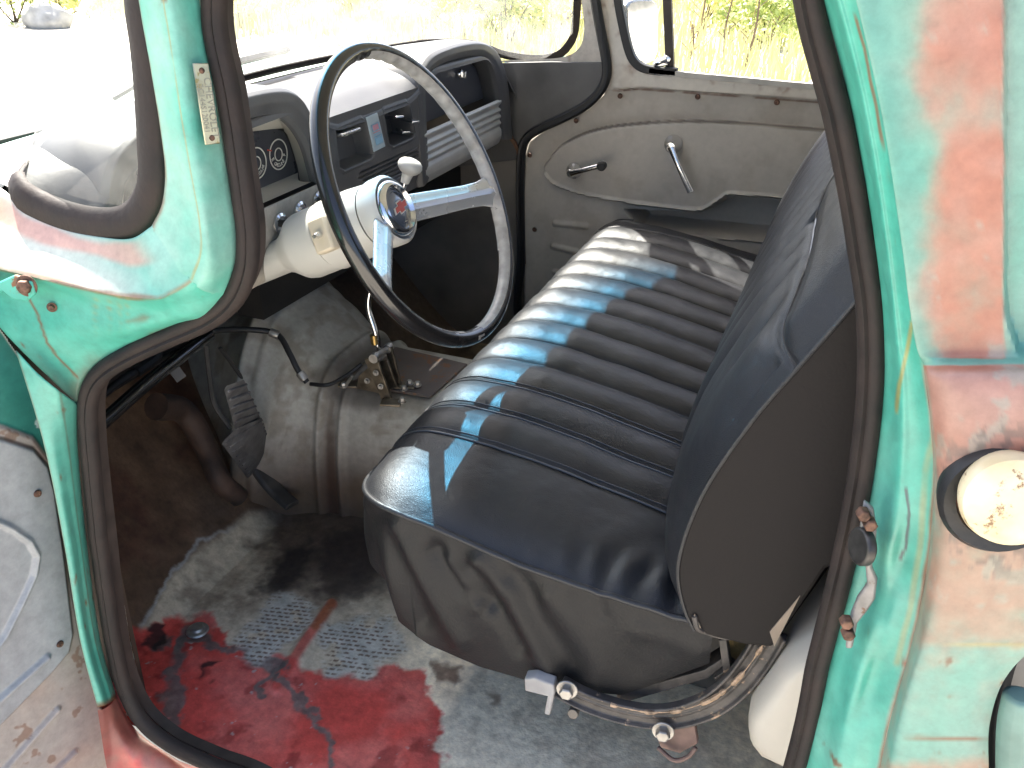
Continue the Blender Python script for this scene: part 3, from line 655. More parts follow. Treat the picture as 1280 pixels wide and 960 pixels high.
for sgn, nm in ((1, 'wing'), (-1, 'wing')):
    rows = []
    for xv, zc in ((-.97,.66), (-1.5,.69), (-2.0,.67), (-2.5,.60), (-2.65,.50)):
        rows.append([(xv, CY-sgn*(.69), zc-.0), (xv, CY-sgn*.77, zc), (xv, CY-sgn*.85, zc-.05), (xv, CY-sgn*.87, zc-.18), (xv, CY-sgn*.86, zc-.6)])
    P = patch(rows, 50, 30); c = worn(P, .4, 81+sgn, base=TEALF, chalk=.7)
    c = mixc(c, CHALK, .5*ss(.3, .6, fbm(P, 3, 5, 9)))
    MB().grid(P, col=c).build(nm, M_paint, TR, sharp=60)

# ---- roof, header, back panel (they shade the cab) ----------------------------------------------
rows = []
for xv, zc in ((-.80,1.150), (-.74,1.185), (-.62,1.215), (-.3,1.245), (0,1.24), (.16,1.215), (.20,1.18)):
    rows.append([(xv+(.13*abs(f_)**2.5 if xv < -.7 else (.08*abs(f_)**2.5 if xv < -.6 else 0)), CY+f_*.70, zc-.055*abs(f_)**3) for f_ in (-1, -.8, -.4, 0, .4, .8, 1)])
P = patch(rows, 40, 50); c = worn(P, .4, 91, chalk=.8)
RF = MB().grid(P, col=c).build('roof', M_paint, TR, sharp=60); s_ = RF.modifiers.new('t', 'SOLIDIFY'); s_.thickness = .025; s_.offset = -1
for m_ in (lambda p: np.array(p), mir):                       # side rails above the doors
    MB().sweep(cr([m_(p) for p in [(-.70,.07,1.13), (-.56,.058,1.165), (-.3,.06,1.18), (-.1,.06,1.17), (.02,.05,1.12), (.09,.04,1.02)]], 40), [(-.03,-.02),(-.03,.02),(.03,.02),(.03,-.02)], (0, -1, 0)).build('roof_rail', mat('rail_teal', tuple(TEAL), .45, speck=(tuple(PINK), 14, .6)), TR, bevel=.006)
rows = []
for xv, zc in ((-.76,1.142), (-.6,1.185), (-.3,1.215), (0,1.21), (.15,1.185), (.19,1.15)):
    rows.append([(xv+(.13*abs(f_)**2.5 if xv < -.5 else 0), CY+f_*.66, zc-.06*abs(f_)**3) for f_ in (-1, -.8, -.4, 0, .4, .8, 1)])
MB().grid(patch(rows, 30, 40)).build('bounce_headliner', mat('cream_bounce_lining', (.62,.59,.52), .8, var=.05), TR)  # unseen pale lining, added to bounce light into the cab
# back of the cab with its window
mb = MB(); xb = .205
mb.prism([(xb,-.03,-.15),(xb,1.51,-.15),(xb,1.51,.76),(xb,-.03,.76)], (.02,0,0))
mb.prism([(xb,.0,.762),(xb,.22,.762),(xb-.01,.22,1.10),(xb-.02,.06,1.10)], (.02,0,0)); mb.prism([(xb,1.26,.762),(xb,1.48,.762),(xb-.02,1.42,1.10),(xb-.01,1.26,1.10)], (.02,0,0))
mb.prism([(xb-.02,.06,1.102),(xb-.02,1.42,1.102),(xb-.02,1.42,1.20),(xb-.02,.06,1.20)], (.02,0,0))
mb.build('back_panel', mat('back_paint', tuple(BEIGE*.9), .5), TR)
# fuel tank behind the seat
mb = MB(); T = []
for yv, ins in ((.036,.036), (.038,.024), (.044,.013), (.056,.005), (.075,.001), (.10,.0), (1.30,.0), (1.36,.03)):
    ring = [(-.004,.235),(.000,.205),(.02,.180),(.165,.170),(.190,.20),(.190,.40),(.190,.62),(.165,.66),(.145,.66),(.132,.62),(.105,.46),(.060,.375),(.028,.335),(.012,.290)]
    cc = np.array((.12,.36)); T.append([(cc[0]+(a-cc[0])*(1-ins*5), yv, cc[1]+(b-cc[1])*(1-ins*2.8)) for a, b in ring])
T = np.array(T); T2 = np.array([cr(r_, 60, closed=True) for r_ in T]); mb.grid(T2, closed_v=True)
n_ = len(mb.v); mb.f.append(tuple(range(60))); mb.mi.append(0)
mb.build('fuel_tank', M_tank, TR, sharp=60)

# ================================================================== CAB INSIDE
FZ = -0.07
def floor_z(x, y):
    t = np.clip((-.985-x)/.42, 0, 1.2)
    return FZ + .46*np.where(t > 0, (t**1.25), 0)
def floor_grid(x0, x1, nx, y0, y1, ny):
    U, V = np.meshgrid(np.linspace(x0, x1, nx), np.linspace(y0, y1, ny), indexing='ij')
    P = np.stack([U, V, floor_z(U, V)], -1)
    P[..., 2] += .010*(fbm(np.stack([U, V, 0*U], -1), 5, 3, 3)-.5)
    px, py = over(P)
    rib = dline([(415,757),(380,806),(346,860)], px, py); P[..., 2] += .006*ss(13, 3, rib)
    P[..., 2] -= .006*ss(40, 8, np.hypot(px-248, (py-782)*1.4))
    P[..., 2] += .0012*(fbm(P, 55, 3, 8)-.5)
    Q = np.stack([U, V, 0*U], -1); n1 = fbm(Q, 8, 5, 11); n2 = fbm(Q, 30, 4, 12); n3 = fbm(Q, 90, 4, 13); nn = n1*.5+n2*.3+n3*.2
    wx, wy = px+60*(n1-.5)+34*(n2-.5)+16*(n3-.5), py+50*(fbm(Q, 8, 4, 21)-.5)+26*(fbm(Q, 36, 3, 22)-.5)
    grn = np.array((.58, .49, .36)); bei = np.array((.90, .78, .58)); brn = np.array((.115, .070, .043)); grey = np.array((.13, .11, .10))
    c = np.broadcast_to(grn, P.shape).copy()
    c = mixc(c, bei, ss(480, 540, wx)*ss(770, 820, wy))
    c = mixc(c, np.array((.16,.11,.075)), ss(.48, .64, nn)*.75*ss(860, 700, py)*ss(640, 520, px))
    # dirt: everything on the toe board and up by the tunnel
    edge = dline([(165,795),(212,720),(250,682),(300,648)], wx*.5+px*.5, wy*.5+py*.5)
    left = sdf([(100,830),(165,800),(212,722),(252,684),(310,640),(470,640),(470,-200),(100,-200)], px*.7+wx*.3, py*.7+wy*.3)
    c = mixc(c, brn*(.5+1.2*n2[..., None]), ss(8, -6, left))
    c = mixc(c, np.array((.07,.025,.018)), .55*ss(.5, .65, n1)*ss(8, -6, left))
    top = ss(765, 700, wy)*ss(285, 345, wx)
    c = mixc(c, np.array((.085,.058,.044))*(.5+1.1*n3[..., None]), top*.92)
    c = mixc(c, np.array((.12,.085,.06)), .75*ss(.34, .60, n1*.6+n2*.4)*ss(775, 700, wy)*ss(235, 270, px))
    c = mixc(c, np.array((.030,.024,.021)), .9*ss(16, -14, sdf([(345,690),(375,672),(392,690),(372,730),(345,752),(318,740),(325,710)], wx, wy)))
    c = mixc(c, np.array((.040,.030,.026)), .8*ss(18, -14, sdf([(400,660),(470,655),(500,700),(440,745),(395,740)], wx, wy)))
    c = mixc(c, np.array((.50,.52,.50)), .55*ss(4, 0, edge)*ss(800, 770, py)*ss(645, 680, py))
    # red paint
    red = sdf([(140,790),(176,792),(190,778),(262,770),(285,806),(345,828),(400,838),(455,842),(500,830),(530,838),(537,870),(546,900),(556,940),(560,1100),(100,1100),(120,820)], wx, wy)
    rc = mixc(np.broadcast_to(RED, P.shape).copy(), np.array((.64,.17,.14)), ss(.36, .62, n1)*.85); rc = mixc(rc, np.array((.22,.02,.02)), ss(.55, .7, n2)*.6)
    rc = mixc(rc, np.array((.45,.40,.38)), .7*ss(.70, .74, n3*.7+n2*.3))
    rm = ss(5, -5, red); c = c*(1-rm[..., None])+rc*rm[..., None]
    c = mixc(c, RED*.9, .8*ss(9, 3, rib)*ss(.35, .5, n2+.1)); c = mixc(c, RUST*1.6, .7*ss(9, 3, dline([(415,757),(395,785)], px, py)))
    # scuffed grey tracks through the red
    for pts, wd in (([(228,790),(222,815),(212,845),(198,890)], 15), ([(215,812),(262,806),(320,822),(352,842),(372,872),(392,905),(408,940),(425,985)], 9), ([(352,846),(335,866)], 8), ([(195,812),(180,815)], 9)):
        c = mixc(c, grey*(.7+.9*n3[..., None]), .9*ss(wd, wd*.35, dline(pts, wx, wy)+10*(n3-.5)))
    c = mixc(c, np.array((.02,.016,.016)), .9*ss(3, -4, sdf([(172,790),(190,786),(196,812),(180,822),(166,812)], wx, wy)))
    c = mixc(c, np.array((.02,.016,.016)), .9*ss(2, -4, sdf([(252,835),(272,826),(266,845),(250,850)], wx, wy)))
    c = mixc(c, (.10,.04,.025), .8*ss(4, -8, sdf([(535,822),(575,830),(572,862),(545,858)], wx, wy)))
    c = mixc(c, (.12,.06,.03), .7*ss(4, -8, sdf([(610,868),(632,872),(628,888),(612,885)], wx, wy)))
    c = mixc(c, (.55,.44,.31), .45*ss(.52, .62, n2*.6+n3*.4)*ss(520, 600, px))
    # embossed tread pattern: short dashes where the coating survives
    pat = np.maximum(ss(6, -10, sdf([(350,740),(402,752),(392,792),(345,838),(300,826),(285,800),(330,775)], wx, wy)), ss(6, -10, sdf([(415,775),(470,760),(520,810),(470,842),(400,842)], wx, wy)))
    row = (V*.97-U*.24)/.0098; ri = np.floor(row); colp = (U*.97+V*.24)/.0125+.5*(ri % 2)
    dash = ss(.30, .14, np.abs(row-ri-.5))*ss(.42, .30, np.abs(colp-np.floor(colp)-.5))*ss(.36, .46, n3)
    c = mixc(c, np.array((.52,.52,.47)), pat*.8*ss(.36, .46, n2+.06)); c = mixc(c, np.array((.15,.09,.065)), pat*dash*.9*ss(.3, .42, n1+.05))
    return P, c
mb = MB()
P, c = floor_grid(-1.44, -.22, 560, -.034, .66, 330); mb.grid(P, col=c)
P, c = floor_grid(-1.44, -.22, 60, .66, 1.51, 40); P[..., 2] -= .001; mb.grid(P, col=c)
P, c = floor_grid(-.22, .21, 90, -.034, 1.51, 120); mb.grid(P, col=c)
FL = mb.build('cab_floor', M_floor, TR, sharp=60)
# drain plug
dp = Z(247, 788, FZ+.0)
MB().lathe([(.020,.0),(.018,.003),(.012,.004),(.010,.008),(.004,.009),(0,.008)], dp, (0,0,1), 24).build('floor_plug', M_steel, TR)
# threshold lip with flaked paint inside the seal
lip = [Y(153,757,.02), Y(160,800,.02), Y(170,842,.02), Y(177,868,.02)]
MB().tube(cr(lip, 24), .0032, 8).build('sill_lip', mat('pale_flaked_paint', (.42,.47,.38), .5, speck=(tuple(RUST), 60, .5)), TR)

# ---- transmission tunnel
secs = [(-1.36,.17,.34,2.3), (-1.16,.20,.39,2.3), (-1.095,.225,.425,2.3), (-1.085,.242,.440,2.3), (-1.05,.228,.42,2.4), (-1.0,.205,.385,2.8), (-.955,.175,.335,3.4), (-.91,.158,.300,4.2), (-.86,.152,.287,5), (-.7,.150,.284,5.5), (-.4,.145,.27,5.5), (.2,.14,.25,5.5)]
xs_ = np.array([s[0] for s in secs]); xx = np.concatenate([np.linspace(-1.36, -.80, 150), np.linspace(-.795, .2, 50)])
th = np.linspace(0, math.pi, 90); rows = []
for x in xx:
    wb, h, e = [np.interp(x, xs_, [s[k] for s in secs]) for k in (1, 2, 3)]
    rib = .008*(math.exp(-((x+.925)/.0075)**2)+math.exp(-((x+.878)/.0075)**2)) + .012*math.exp(-((x+1.075)/.012)**2)+.006*math.exp(-((x+1.045)/.010)**2)
    ct, st = np.cos(th), np.sin(th)
    ys_ = CY-(wb+rib)*np.sign(ct)*np.abs(ct)**(2/e)*(1+.12*(1-st)**2); zs_ = FZ-.004+(h+rib)*np.abs(st)**(2/e)
    rows.append(np.stack([np.full_like(ys_, x), ys_, zs_], -1))
P = np.array(rows); px, py = over(P); n1 = fbm(P, 7, 5, 3); n2 = fbm(P, 30, 4, 4)
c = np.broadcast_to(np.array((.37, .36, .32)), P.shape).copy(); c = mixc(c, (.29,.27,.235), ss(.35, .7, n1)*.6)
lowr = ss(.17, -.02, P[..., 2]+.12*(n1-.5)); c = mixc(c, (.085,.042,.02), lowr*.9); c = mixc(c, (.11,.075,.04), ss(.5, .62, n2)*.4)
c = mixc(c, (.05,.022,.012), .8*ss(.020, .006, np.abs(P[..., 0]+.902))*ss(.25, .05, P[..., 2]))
c = mixc(c, (.07,.055,.045), .7*ss(16, 0, sdf([(395,470),(480,425),(520,470),(470,505),(430,500)], px, py)))
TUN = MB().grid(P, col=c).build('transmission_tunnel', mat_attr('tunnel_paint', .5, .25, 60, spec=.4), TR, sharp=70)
# inspection plate raised on the tunnel (purplish red)
zt = FZ+.284
ip_ = [np.array((-.905,.640,zt-.004)), np.array((-.84,.632,zt-.004)), np.array((-.70,.64,zt-.004)), np.array((-.69,.80,zt-.004)), np.array((-.90,.82,zt-.004))]
MB().prism(ip_, (0,0,.006)).build('tunnel_plate', mat('plum_primer', (.11,.085,.075), .55, speck=(tuple(RUST), 30, .55)), TR, bevel=.004)

# ---- firewall, kick panels, under-dash
mb = MB(); mb.prism([(-1.30,-.02,-.1),(-1.30,1.5,-.1),(-1.24,1.5,.74),(-1.24,-.02,.74)], (-.01,0,0)); FW = mb.build('firewall', mat('grimy_firewall', (.020,.018,.017), .7, var=.3, vscale=10, bump=.3), TR)
mb = MB(); mb.prism([(-.80,1.462,-.1),(-1.29,1.462,-.1),(-1.24,1.462,.70),(-.84,1.462,.60)], (0,.008,0)); mb.build('kick_panel', mat('dark_panel', (.20,.175,.15), .6, var=.2, vscale=8, bump=.2), TR)
mb = MB(); mb.prism([(-.93,.022,-.1),(-1.29,.022,-.1),(-1.24,.022,.70),(-.90,.022,.52)], (0,.008,0)); mb.build('kick_panel', mat('grimy_kick', (.05,.032,.022), .7, var=.3, vscale=8), TR)
hb = [X(p[0], p[1], -1.12) for p in ((520,205),(575,195),(580,215),(578,285),(565,292),(530,285))]
MB().prism(hb, (-.09,0,0)).build('heater_box', M_void, TR, bevel=.012)

# ---- dashboard
XF = -.832
go = [(.905,.55),(.895,.66),(.90,.73),(.91,.764),(.945,.794),(.998,.808),(1.117,.811),(1.227,.803),(1.308,.781),(1.365,.740),(1.402,.676),(1.43,.545)]
gi = [(.940,.565),(.939,.66),(.938,.735),(.945,.757),(.965,.771),(1.034,.780),(1.159,.777),(1.231,.767),(1.275,.742),(1.305,.700),(1.322,.655),(1.350,.560)]
co = [(.060,.55),(.062,.66),(.068,.73),(.085,.774),(.12,.803),(.18,.818),(.30,.823),(.43,.821),(.495,.806),(.527,.770),(.542,.716),(.545,.60)]
ci = [(.085,.656),(.086,.68),(.092,.715),(.105,.745),(.135,.770),(.19,.783),(.30,.787),(.412,.782),(.462,.766),(.500,.725),(.518,.67),(.522,.656)]
cf = []                                     # edge of the gauge face, deeper
cfp = [(375,226),(371,205),(362,176),(345,161)]
fr = [X(p[0], p[1], -.880) for p in cfp]
cf = [(.135,.662),(.135,.68),(.140,.712),(.152,.738),(.175,.757),(.21,.766),(.30,.768),(fr[3][1],fr[3][2]),((fr[3][1]+fr[2][1])/2+.006,(fr[3][2]+fr[2][2])/2+.004),(fr[2][1],fr[2][2]),(fr[1][1],fr[1][2]),(fr[0][1],fr[0][2])]
def pod(out, inn, deep, xd):
    rows = []
    for o_, i_, d_ in zip(out, inn, deep):
        o_, i_, d_ = map(np.array, (o_, i_, d_))
        rows.append([(-1.0, o_[0], o_[1]-.014), (-.90, o_[0], o_[1]+.002), (XF-.012, *o_), (XF-.002, *(o_*.86+i_*.14)), (XF, *(o_*.5+i_*.5)), (XF-.002, *(o_*.12+i_*.88)), (XF-.010, *i_), (xd, *d_)])
    return patch(rows, 120, 40, lin=True)
DB = MB()
DB.grid(pod(co, ci, ci, -.850)); DB.grid(pod(go, gi, gi, -.874))
# top: low middle, raised over the pods
rows = []
for yv in np.linspace(.03, 1.45, 60):
    zz = np.interp(yv, [.03,.075,.12,.48,.545,.60,.86,.92,.98,1.25,1.38,1.45], [.70,.76,.79,.80,.768,.748,.748,.765,.79,.785,.72,.66])
    rows.append([(-1.05, yv, .780), (-.97, yv, .780+.25*(zz-.748)), (-.91, yv, .770+.45*(zz-.748)), (-.865, yv, zz-.002+.006), (XF-.006, yv, zz-.010), (XF-.001, yv, zz-.022)])
DB.grid(patch(rows, 120, 30))
# lower faces: middle console, under cluster, below glove box
DASH = DB.build('dashboard', M_dash, TR, sharp=40)
XC = -.836
def cx(px, py, x=XC): return X(px, py, x)
# centre console plate with two recesses (cut as a stamped grid)
U, V = np.meshgrid(np.linspace(.535, .905, 230), np.linspace(.55, .752, 160), indexing='ij')
def yz(pts, x=XC): return [tuple(X(p[0], p[1], x)[1:]) for p in pts]
r1 = sdf(yz([(419,163),(450,150),(456,153),(466,193),(462,198),(430,212),(424,208)]), U, V)
r2 = sdf(yz([(479,139),(506,129),(510,132),(518,167),(514,172),(491,182),(486,179)]), U, V)
gr_poly = yz([(446,222),(452,213),(500,192),(536,178),(540,190),(536,205),(470,236)])
gr = sdf(gr_poly, U, V)
h = -.030*ss(.001, -.006, r1)-.045*ss(.001, -.006, r2)+.003*ss(.006, .0, np.abs(r1-.003))+.003*ss(.006, .0, np.abs(r2-.003))
h += -.010*ss(.001, -.004, gr)
ph = (V-.55)/.0088; h += ss(.001, -.004, gr)*.009*ss(.5, .2, np.abs(ph-np.floor(ph)-.5))
h += -.012*ss(.605, .56, V)**2
P = np.stack([XC+h, U, V], -1)
MB().grid(P).build('centre_console', M_dash, DASH, sharp=50)
# ash tray pull, heater levers, label
a_ = cx(424,168,-.828); b_ = cx(448,163,-.828)
mb = MB(); mb.box((a_+b_)/2+np.array((-.008,.0,.0)), (.030, np.linalg.norm(b_-a_)*.95, .006), (1,0,.05)); mb.build('ash_tray_pull', M_pitted, DASH, bevel=.002)
for q, tip in (((482,147),(500,146)), ((496,146),(520,153)), ((496,162),(508,166))):
    a_ = cx(*q, -.872); b_ = cx(*tip, -.812)
    mb = MB(); mb.tube([a_, a_*.5+b_*.5], .003, 8); mb.box(a_*.3+b_*.7, (np.linalg.norm(b_-a_)*.6, .016, .004), b_-a_); mb.build('heater_lever', M_chrome, DASH, bevel=.0015)
lq = [cx(*p, XC+.004) for p in ((458,147),(472,141),(482,183),(468,190))]
mb = MB().prism(lq, (-.004,0,0)); LB = mb.build('heater_label', mat('pale_blue_plate', (.42,.50,.55), .4, var=.05), DASH, bevel=.0008)
def on_lab(u, v): return (lq[0]*(1-u)+lq[1]*u)*(1-v)+(lq[3]*(1-u)+lq[2]*u)*v+np.array((.0014,0,0))
def band(u0, v0, u1, v1): return [on_lab(u0,v0), on_lab(u1,v0), on_lab(u1,v1), on_lab(u0,v1)]
mb = MB(); mb.prism(band(.25,.27,.75,.42), (.0004,0,0)); mb.prism(band(.2,.46,.8,.49), (.0004,0,0)); mb.build('red_symbol', M_pinkink, LB)
mb = MB(); mb.prism(band(.25,.64,.80,.82), (.0004,0,0)); mb.prism(band(.2,.52,.8,.54), (.0004,0,0)); mb.build('blue_symbol', M_blueink, LB)
mb = MB()
for bx in ((.18,.24,.82,.255),(.18,.43,.82,.445),(.18,.24,.24,.445),(.76,.24,.82,.445),(.22,.58,.84,.595),(.22,.83,.84,.845),(.22,.58,.28,.845),(.78,.58,.84,.845),(.40,.60,.70,.62)): mb.prism(band(*bx), (.0007,0,0))
mb.build('label_outline', M_blueink, LB)
# instrument panel
mb = MB(); mb.grid(patch([[(-.846, *i_), (-.862, *(np.array(i_)*.5+np.array(d_)*.5)), (-.880, *d_)] for i_, d_ in zip(ci, cf)], 120, 12))
mb.grid(patch([[(-.846,.085,.656),(-.862,.11,.659),(-.882,.135,.664)],[(-.846,.30,.656),(-.862,.30,.659),(-.882,.30,.664)],[(-.846,.522,.656),(-.862,.51,.659),(-.882,cf[-1][0],.664)]], 10, 8))
IPB = mb.build('instrument_bezel', mat('warm_grey_bezel', (.40,.38,.345), .42, var=.08), DASH, sharp=50)
MB().lathe([(.0055,0),(.0045,.003),(0,.0036)], X(382,208,-.862)+np.array((.006,0,0)), (1,.3,.1), 16).build('bezel_screw', M_chrome, IPB)
mb = MB(); mb.prism([(-.882, *d_) for d_ in cf], (-.003,0,0)); IPF = mb.build('instrument_face', M_facedark, DASH)
def gauge(px, py, r, words, name):
    c0 = X(px, py, -.8805); m_ = MB(); ax = (1,0,0)
    for rr, wd in ((r,.0016),(r*.43,.0014)): m_.lathe([(rr-wd,0),(rr-wd,.0008),(rr+wd*.2,.0008),(rr+wd*.2,0)], c0, ax, 48)
    for body, ang, sz in words:
        n_ = len(body)
        for i, ch in enumerate(body):
            if ch == ' ': continue
            a = R(ang+(i-(n_-1)/2)*11.5); p = c0+np.array((.0003, math.sin(a)*r*.70, -math.cos(a)*r*.70))
            m_.add(*txt(ch, sz, p, (0, math.cos(a), math.sin(a)), (0, -math.sin(a), math.cos(a)), .0003))
    return m_.build(name, M_ink, IPF, fin=False)
gauge(348, 193, .0245, [('GASOLINE', 0, .0085), ('E', -75, .010), ('F', 75, .010)], 'fuel_gauge')
gauge(321, 204, .0245, [('OIL PRESSURE', 0, .0075)], 'oil_gauge')
for yy_ in (.285, .22): pass
n0 = X(337,188,-.879); MB().box(n0, (.001,.011,.0022), (1,0,0), (0,.3,1)).build('gauge_needle', M_redink, IPF)
# lower dash below the cluster, with knobs
P = patch([[(XF-.004,y_,.653),(XF,y_,.648),(XF-.004,y_,.60),(XF-.012,y_,.545),(XF-.03,y_,.525),(XF-.07,y_,.53)] for y_ in (.06,.2,.36,.5,.575)], 60, 60)
px, py = over(P); c = np.broadcast_to(np.array((.30,.295,.285)), P.shape).copy(); n2 = fbm(P, 30, 4, 5)
c = mixc(c, (.46,.42,.36), ss(318, 345, py+.35*(px-340))); c = mixc(c, (.016,.015,.014), .95*ss(8, -12, sdf([(322,312),(350,298),(366,305),(350,325),(330,338),(322,336)], px+26*(n2-.5), py+22*(fbm(P,24,3,9)-.5))))
LWD = MB().grid(P, col=c).build('lower_dash', M_cab, DASH, sharp=60)
for kp in ((349,279),(374,264),(397,251)):
    k0 = X(*kp, XF); mb = MB().lathe([(.0165,0),(.0165,.004),(.012,.006),(.0115,.004),(0,.004)], k0, (1,0,0), 28); KB = mb.build('knob_bezel', M_chrome, LWD)
    mb = MB().lathe([(.006,.003),(.006,.020),(.0095,.024),(.0105,.036),(.008,.041),(0,.041)], k0, (1,0,.08), 24)
    mb.build('dash_knob', M_chrome if kp[0] == 374 else M_blackrub, KB)
# lower faces right of the console: ribbed trim and bottom lip
rows = []
for y_ in np.linspace(.918, 1.338, 30):
    rows.append([(XF-.006,y_,.660),(XF,y_,.656)]+[(XF-.001-.0045*(k % 2), y_, .650-.0078*k) for k in range(9)]+[(XF,y_,.578),(XF-.002,y_,.566),(XF-.012,y_,.550),(XF-.04,y_,.545)])
RT = MB().grid(patch(rows, 30, 90)).build('ribbed_trim', mat('silver_trim', (.50,.49,.47), .38, .35, var=.08), DASH, sharp=60)
gl = [(.943,.664),(.942,.73),(.950,.752),(.97,.765),(1.034,.772),(1.159,.769),(1.225,.760),(1.262,.74),(1.292,.70),(1.308,.664)]
mb = MB().prism([(-.866, *p) for p in gl], (-.004,0,0)); GB = mb.build('glove_box_door', mat('blue_black_paint', (.055,.058,.072), .35, var=.12, vscale=9, speck=((.09,.09,.1), 50, .66)), DASH, bevel=.002)
lk = X(574, 92, -.864); mb = MB().lathe([(.0105,0),(.0105,.004),(.008,.008),(0,.008)], lk, (1,0,0), 24); mb.box(lk+np.array((.011,0,-.002)), (.012,.004,.014), (1,0,0)); mb.build('glove_box_lock', M_chrome, GB, bevel=.0008)

# ---- steering column and wheel
W = np.array((-.566,.388,.697)); aW = R(26); nW = np.array((math.cos(aW), 0, math.sin(aW))); uW = np.array((0,1.,0)); vW = np.array((-math.sin(aW), 0, math.cos(aW)))
def wp(ang, r, t=0): return W-nW*t+r*(math.cos(R(ang))*uW+math.sin(R(ang))*vW)
c0 = W-nW*.086
mb = MB().lathe([(.054,0),(.053,.055),(.050,.085),(.050,.088)], c0-nW*.090, nW, 48)
mb.lathe([(.028,-.25),(.028,-.10),(.034,-.085),(.050,-.060),(.0525,-.050),(.0525,.0)], c0-nW*.092, nW, 48)
COLN = mb.build('steering_column', M_white, TR, sharp=40)
sq = c0-nW*.068+np.array((0,-.056,.010)); ex = np.cross(nW, np.array((0,-1.,.2)))
mb = MB().box(sq, (.034,.020,.052), nW, (0,.25,1)); SWB = mb.build('turn_signal_switch', mat('yellowed_plastic', (.62,.54,.42), .4, var=.08), COLN, bevel=.004)
mb = MB().lathe([(.005,0),(.005,.006),(.003,.014),(0,.014)], sq+np.array((0,-.011,.004)), (0,-1,.1), 16); mb.build('switch_stub', M_chrome, SWB)
MB().lathe([(.0045,0),(.0035,.002),(0,.002)], sq+np.array((-.004,-.0105,-.019)), (0,-1,.1), 14).build('switch_screw', M_bolt, SWB)
SW = MB()
# hub cup + dark ring
SW.lathe([(.050,.0),(.052,.010),(.052,.028),(.047,.034),(.043,.030),(.040,.012),(0,.012)], c0, nW, 56)
WHL = SW.build('steering_wheel', M_white, TR, sharp=40)
hb_ = c0+nW*.018
mb = MB().lathe([(.042,.0),(.0435,.010),(.042,.018),(.037,.0235),(.0335,.0245),(.0300,.0185)], hb_, nW, 56); HB = mb.build('horn_ring', M_chrome, WHL, sharp=50)
mb = MB().lathe([(.0310,.0165),(.0305,.0185),(.0245,.0205),(.0238,.0195),(.0232,.0208),(.012,.0222),(0,.0226)], hb_, nW, 56); mb.build('horn_button', mat('blue_grey_enamel', (.11,.13,.17), .2, .3, var=.06, coat=.6), WHL, sharp=70)
def bow(s, t):
    s = s*1.05
    pts = [(-.0225,-.0045),(-.0075,-.0045),(-.0075,-.0095),(.0065,-.0095),(.0065,-.0045),(.0185,-.0052),(.0225,.0052),(.0075,.0045),(.0075,.0095),(-.0065,.0095),(-.0065,.0045),(-.0185,.0045)]
    tl = R(8); return [hb_+nW*t+s*(a*(math.cos(tl)*uW+math.sin(tl)*vW)+b*(-math.sin(tl)*uW+math.cos(tl)*vW)) for a, b in pts]
MB().prism(bow(.94, .0226), nW*.0012).build('emblem_border', M_ink, WHL); MB().prism(bow(.76, .0236), nW*.0012).build('horn_emblem', M_redink, WHL)
# rim: black outside, worn grey finger grip on the inner front
TH = np.linspace(0, 2*math.pi, 360, endpoint=False); rim = []; matsel = []
SEG = 22
for k, a in enumerate(TH):
    cdir = math.cos(a)*uW+math.sin(a)*vW; deg = math.degrees(a)
    inner = not (195 < deg < 322 and True)
    ring = []
    for j in range(SEG):
        b = 2*math.pi*j/SEG; rad = .0115; 
        notch = 0
        d_in = -math.cos(b)                                   # towards the hub
        if d_in > .3 and (deg < 100 or deg > 318): notch = .0022*(.5+.5*math.cos(deg*50*math.pi/180))*(d_in-.3)/.7
        rr = rad-notch
        ring.append(W+cdir*(.2115+rr*math.cos(b)*1.0)+nW*(rr*1.12*math.sin(b)))
    rim.append(ring)
rim = np.array(rim); mb = MB(); nseg = len(TH); V_ = rim.reshape(-1, 3); Fa = []; mi_ = []
for i in range(nseg):
    deg = math.degrees(TH[i]) % 360
    for j in range(SEG):
        b = 360*(j+.5)/SEG                                     # 0 outwards, 90 front, 180 towards hub
        grey = (deg > 318 or deg < 86) and 112 < b < 242
        edge_n = noise(np.array([[deg*.35, j*1.3, 2.0]]), 3)[0]
        if 262 < deg <= 318 and 118 < b < 215: grey = True
        if 196 < deg < 250 and 120 < b < 165 and edge_n > .42: grey = True
        if 256 < deg < 262 and edge_n > .72 and b < 120: grey = True
        Fa.append((i*SEG+j, ((i+1) % nseg)*SEG+j, ((i+1) % nseg)*SEG+(j+1) % SEG, i*SEG+(j+1) % SEG)); mi_.append(1 if grey else 0)
mb.add(V_, Fa); mb.mi = mi_
mb.build('rim', [M_wheelblk, M_wheelgrey], WHL, sharp=70)['label'] = 'black steering wheel rim worn grey along its inner grip'
M_spoke = mat('spoke_alloy', (.60,.61,.62), .26, .55, var=.06)
for a1 in (-13, -158):
    P0 = wp(a1, .040, .062); P1 = wp(a1, .12, .034); P2 = wp(a1, .204, .004)
    pa = cr([P0, P1, P2], 30); wd = np.interp(np.linspace(0, 1, 30), [0,.7,.88,1], [.0215,.0185,.020,.026])
    tdir = -math.sin(R(a1))*uW+math.cos(R(a1))*vW; G = []
    for p, w_ in zip(pa, wd):
        G.append([p+tdir*w_*math.cos(q)*(1)+nW*(.008*math.sin(q)+.0035*(abs(math.cos(q)) < .35 and math.sin(q) > 0)) for q in np.linspace(0, 2*math.pi, 28, endpoint=False)])
    mb = MB().grid(np.array(G), closed_v=True); mb.build('spoke', M_spoke, WHL, sharp=35)

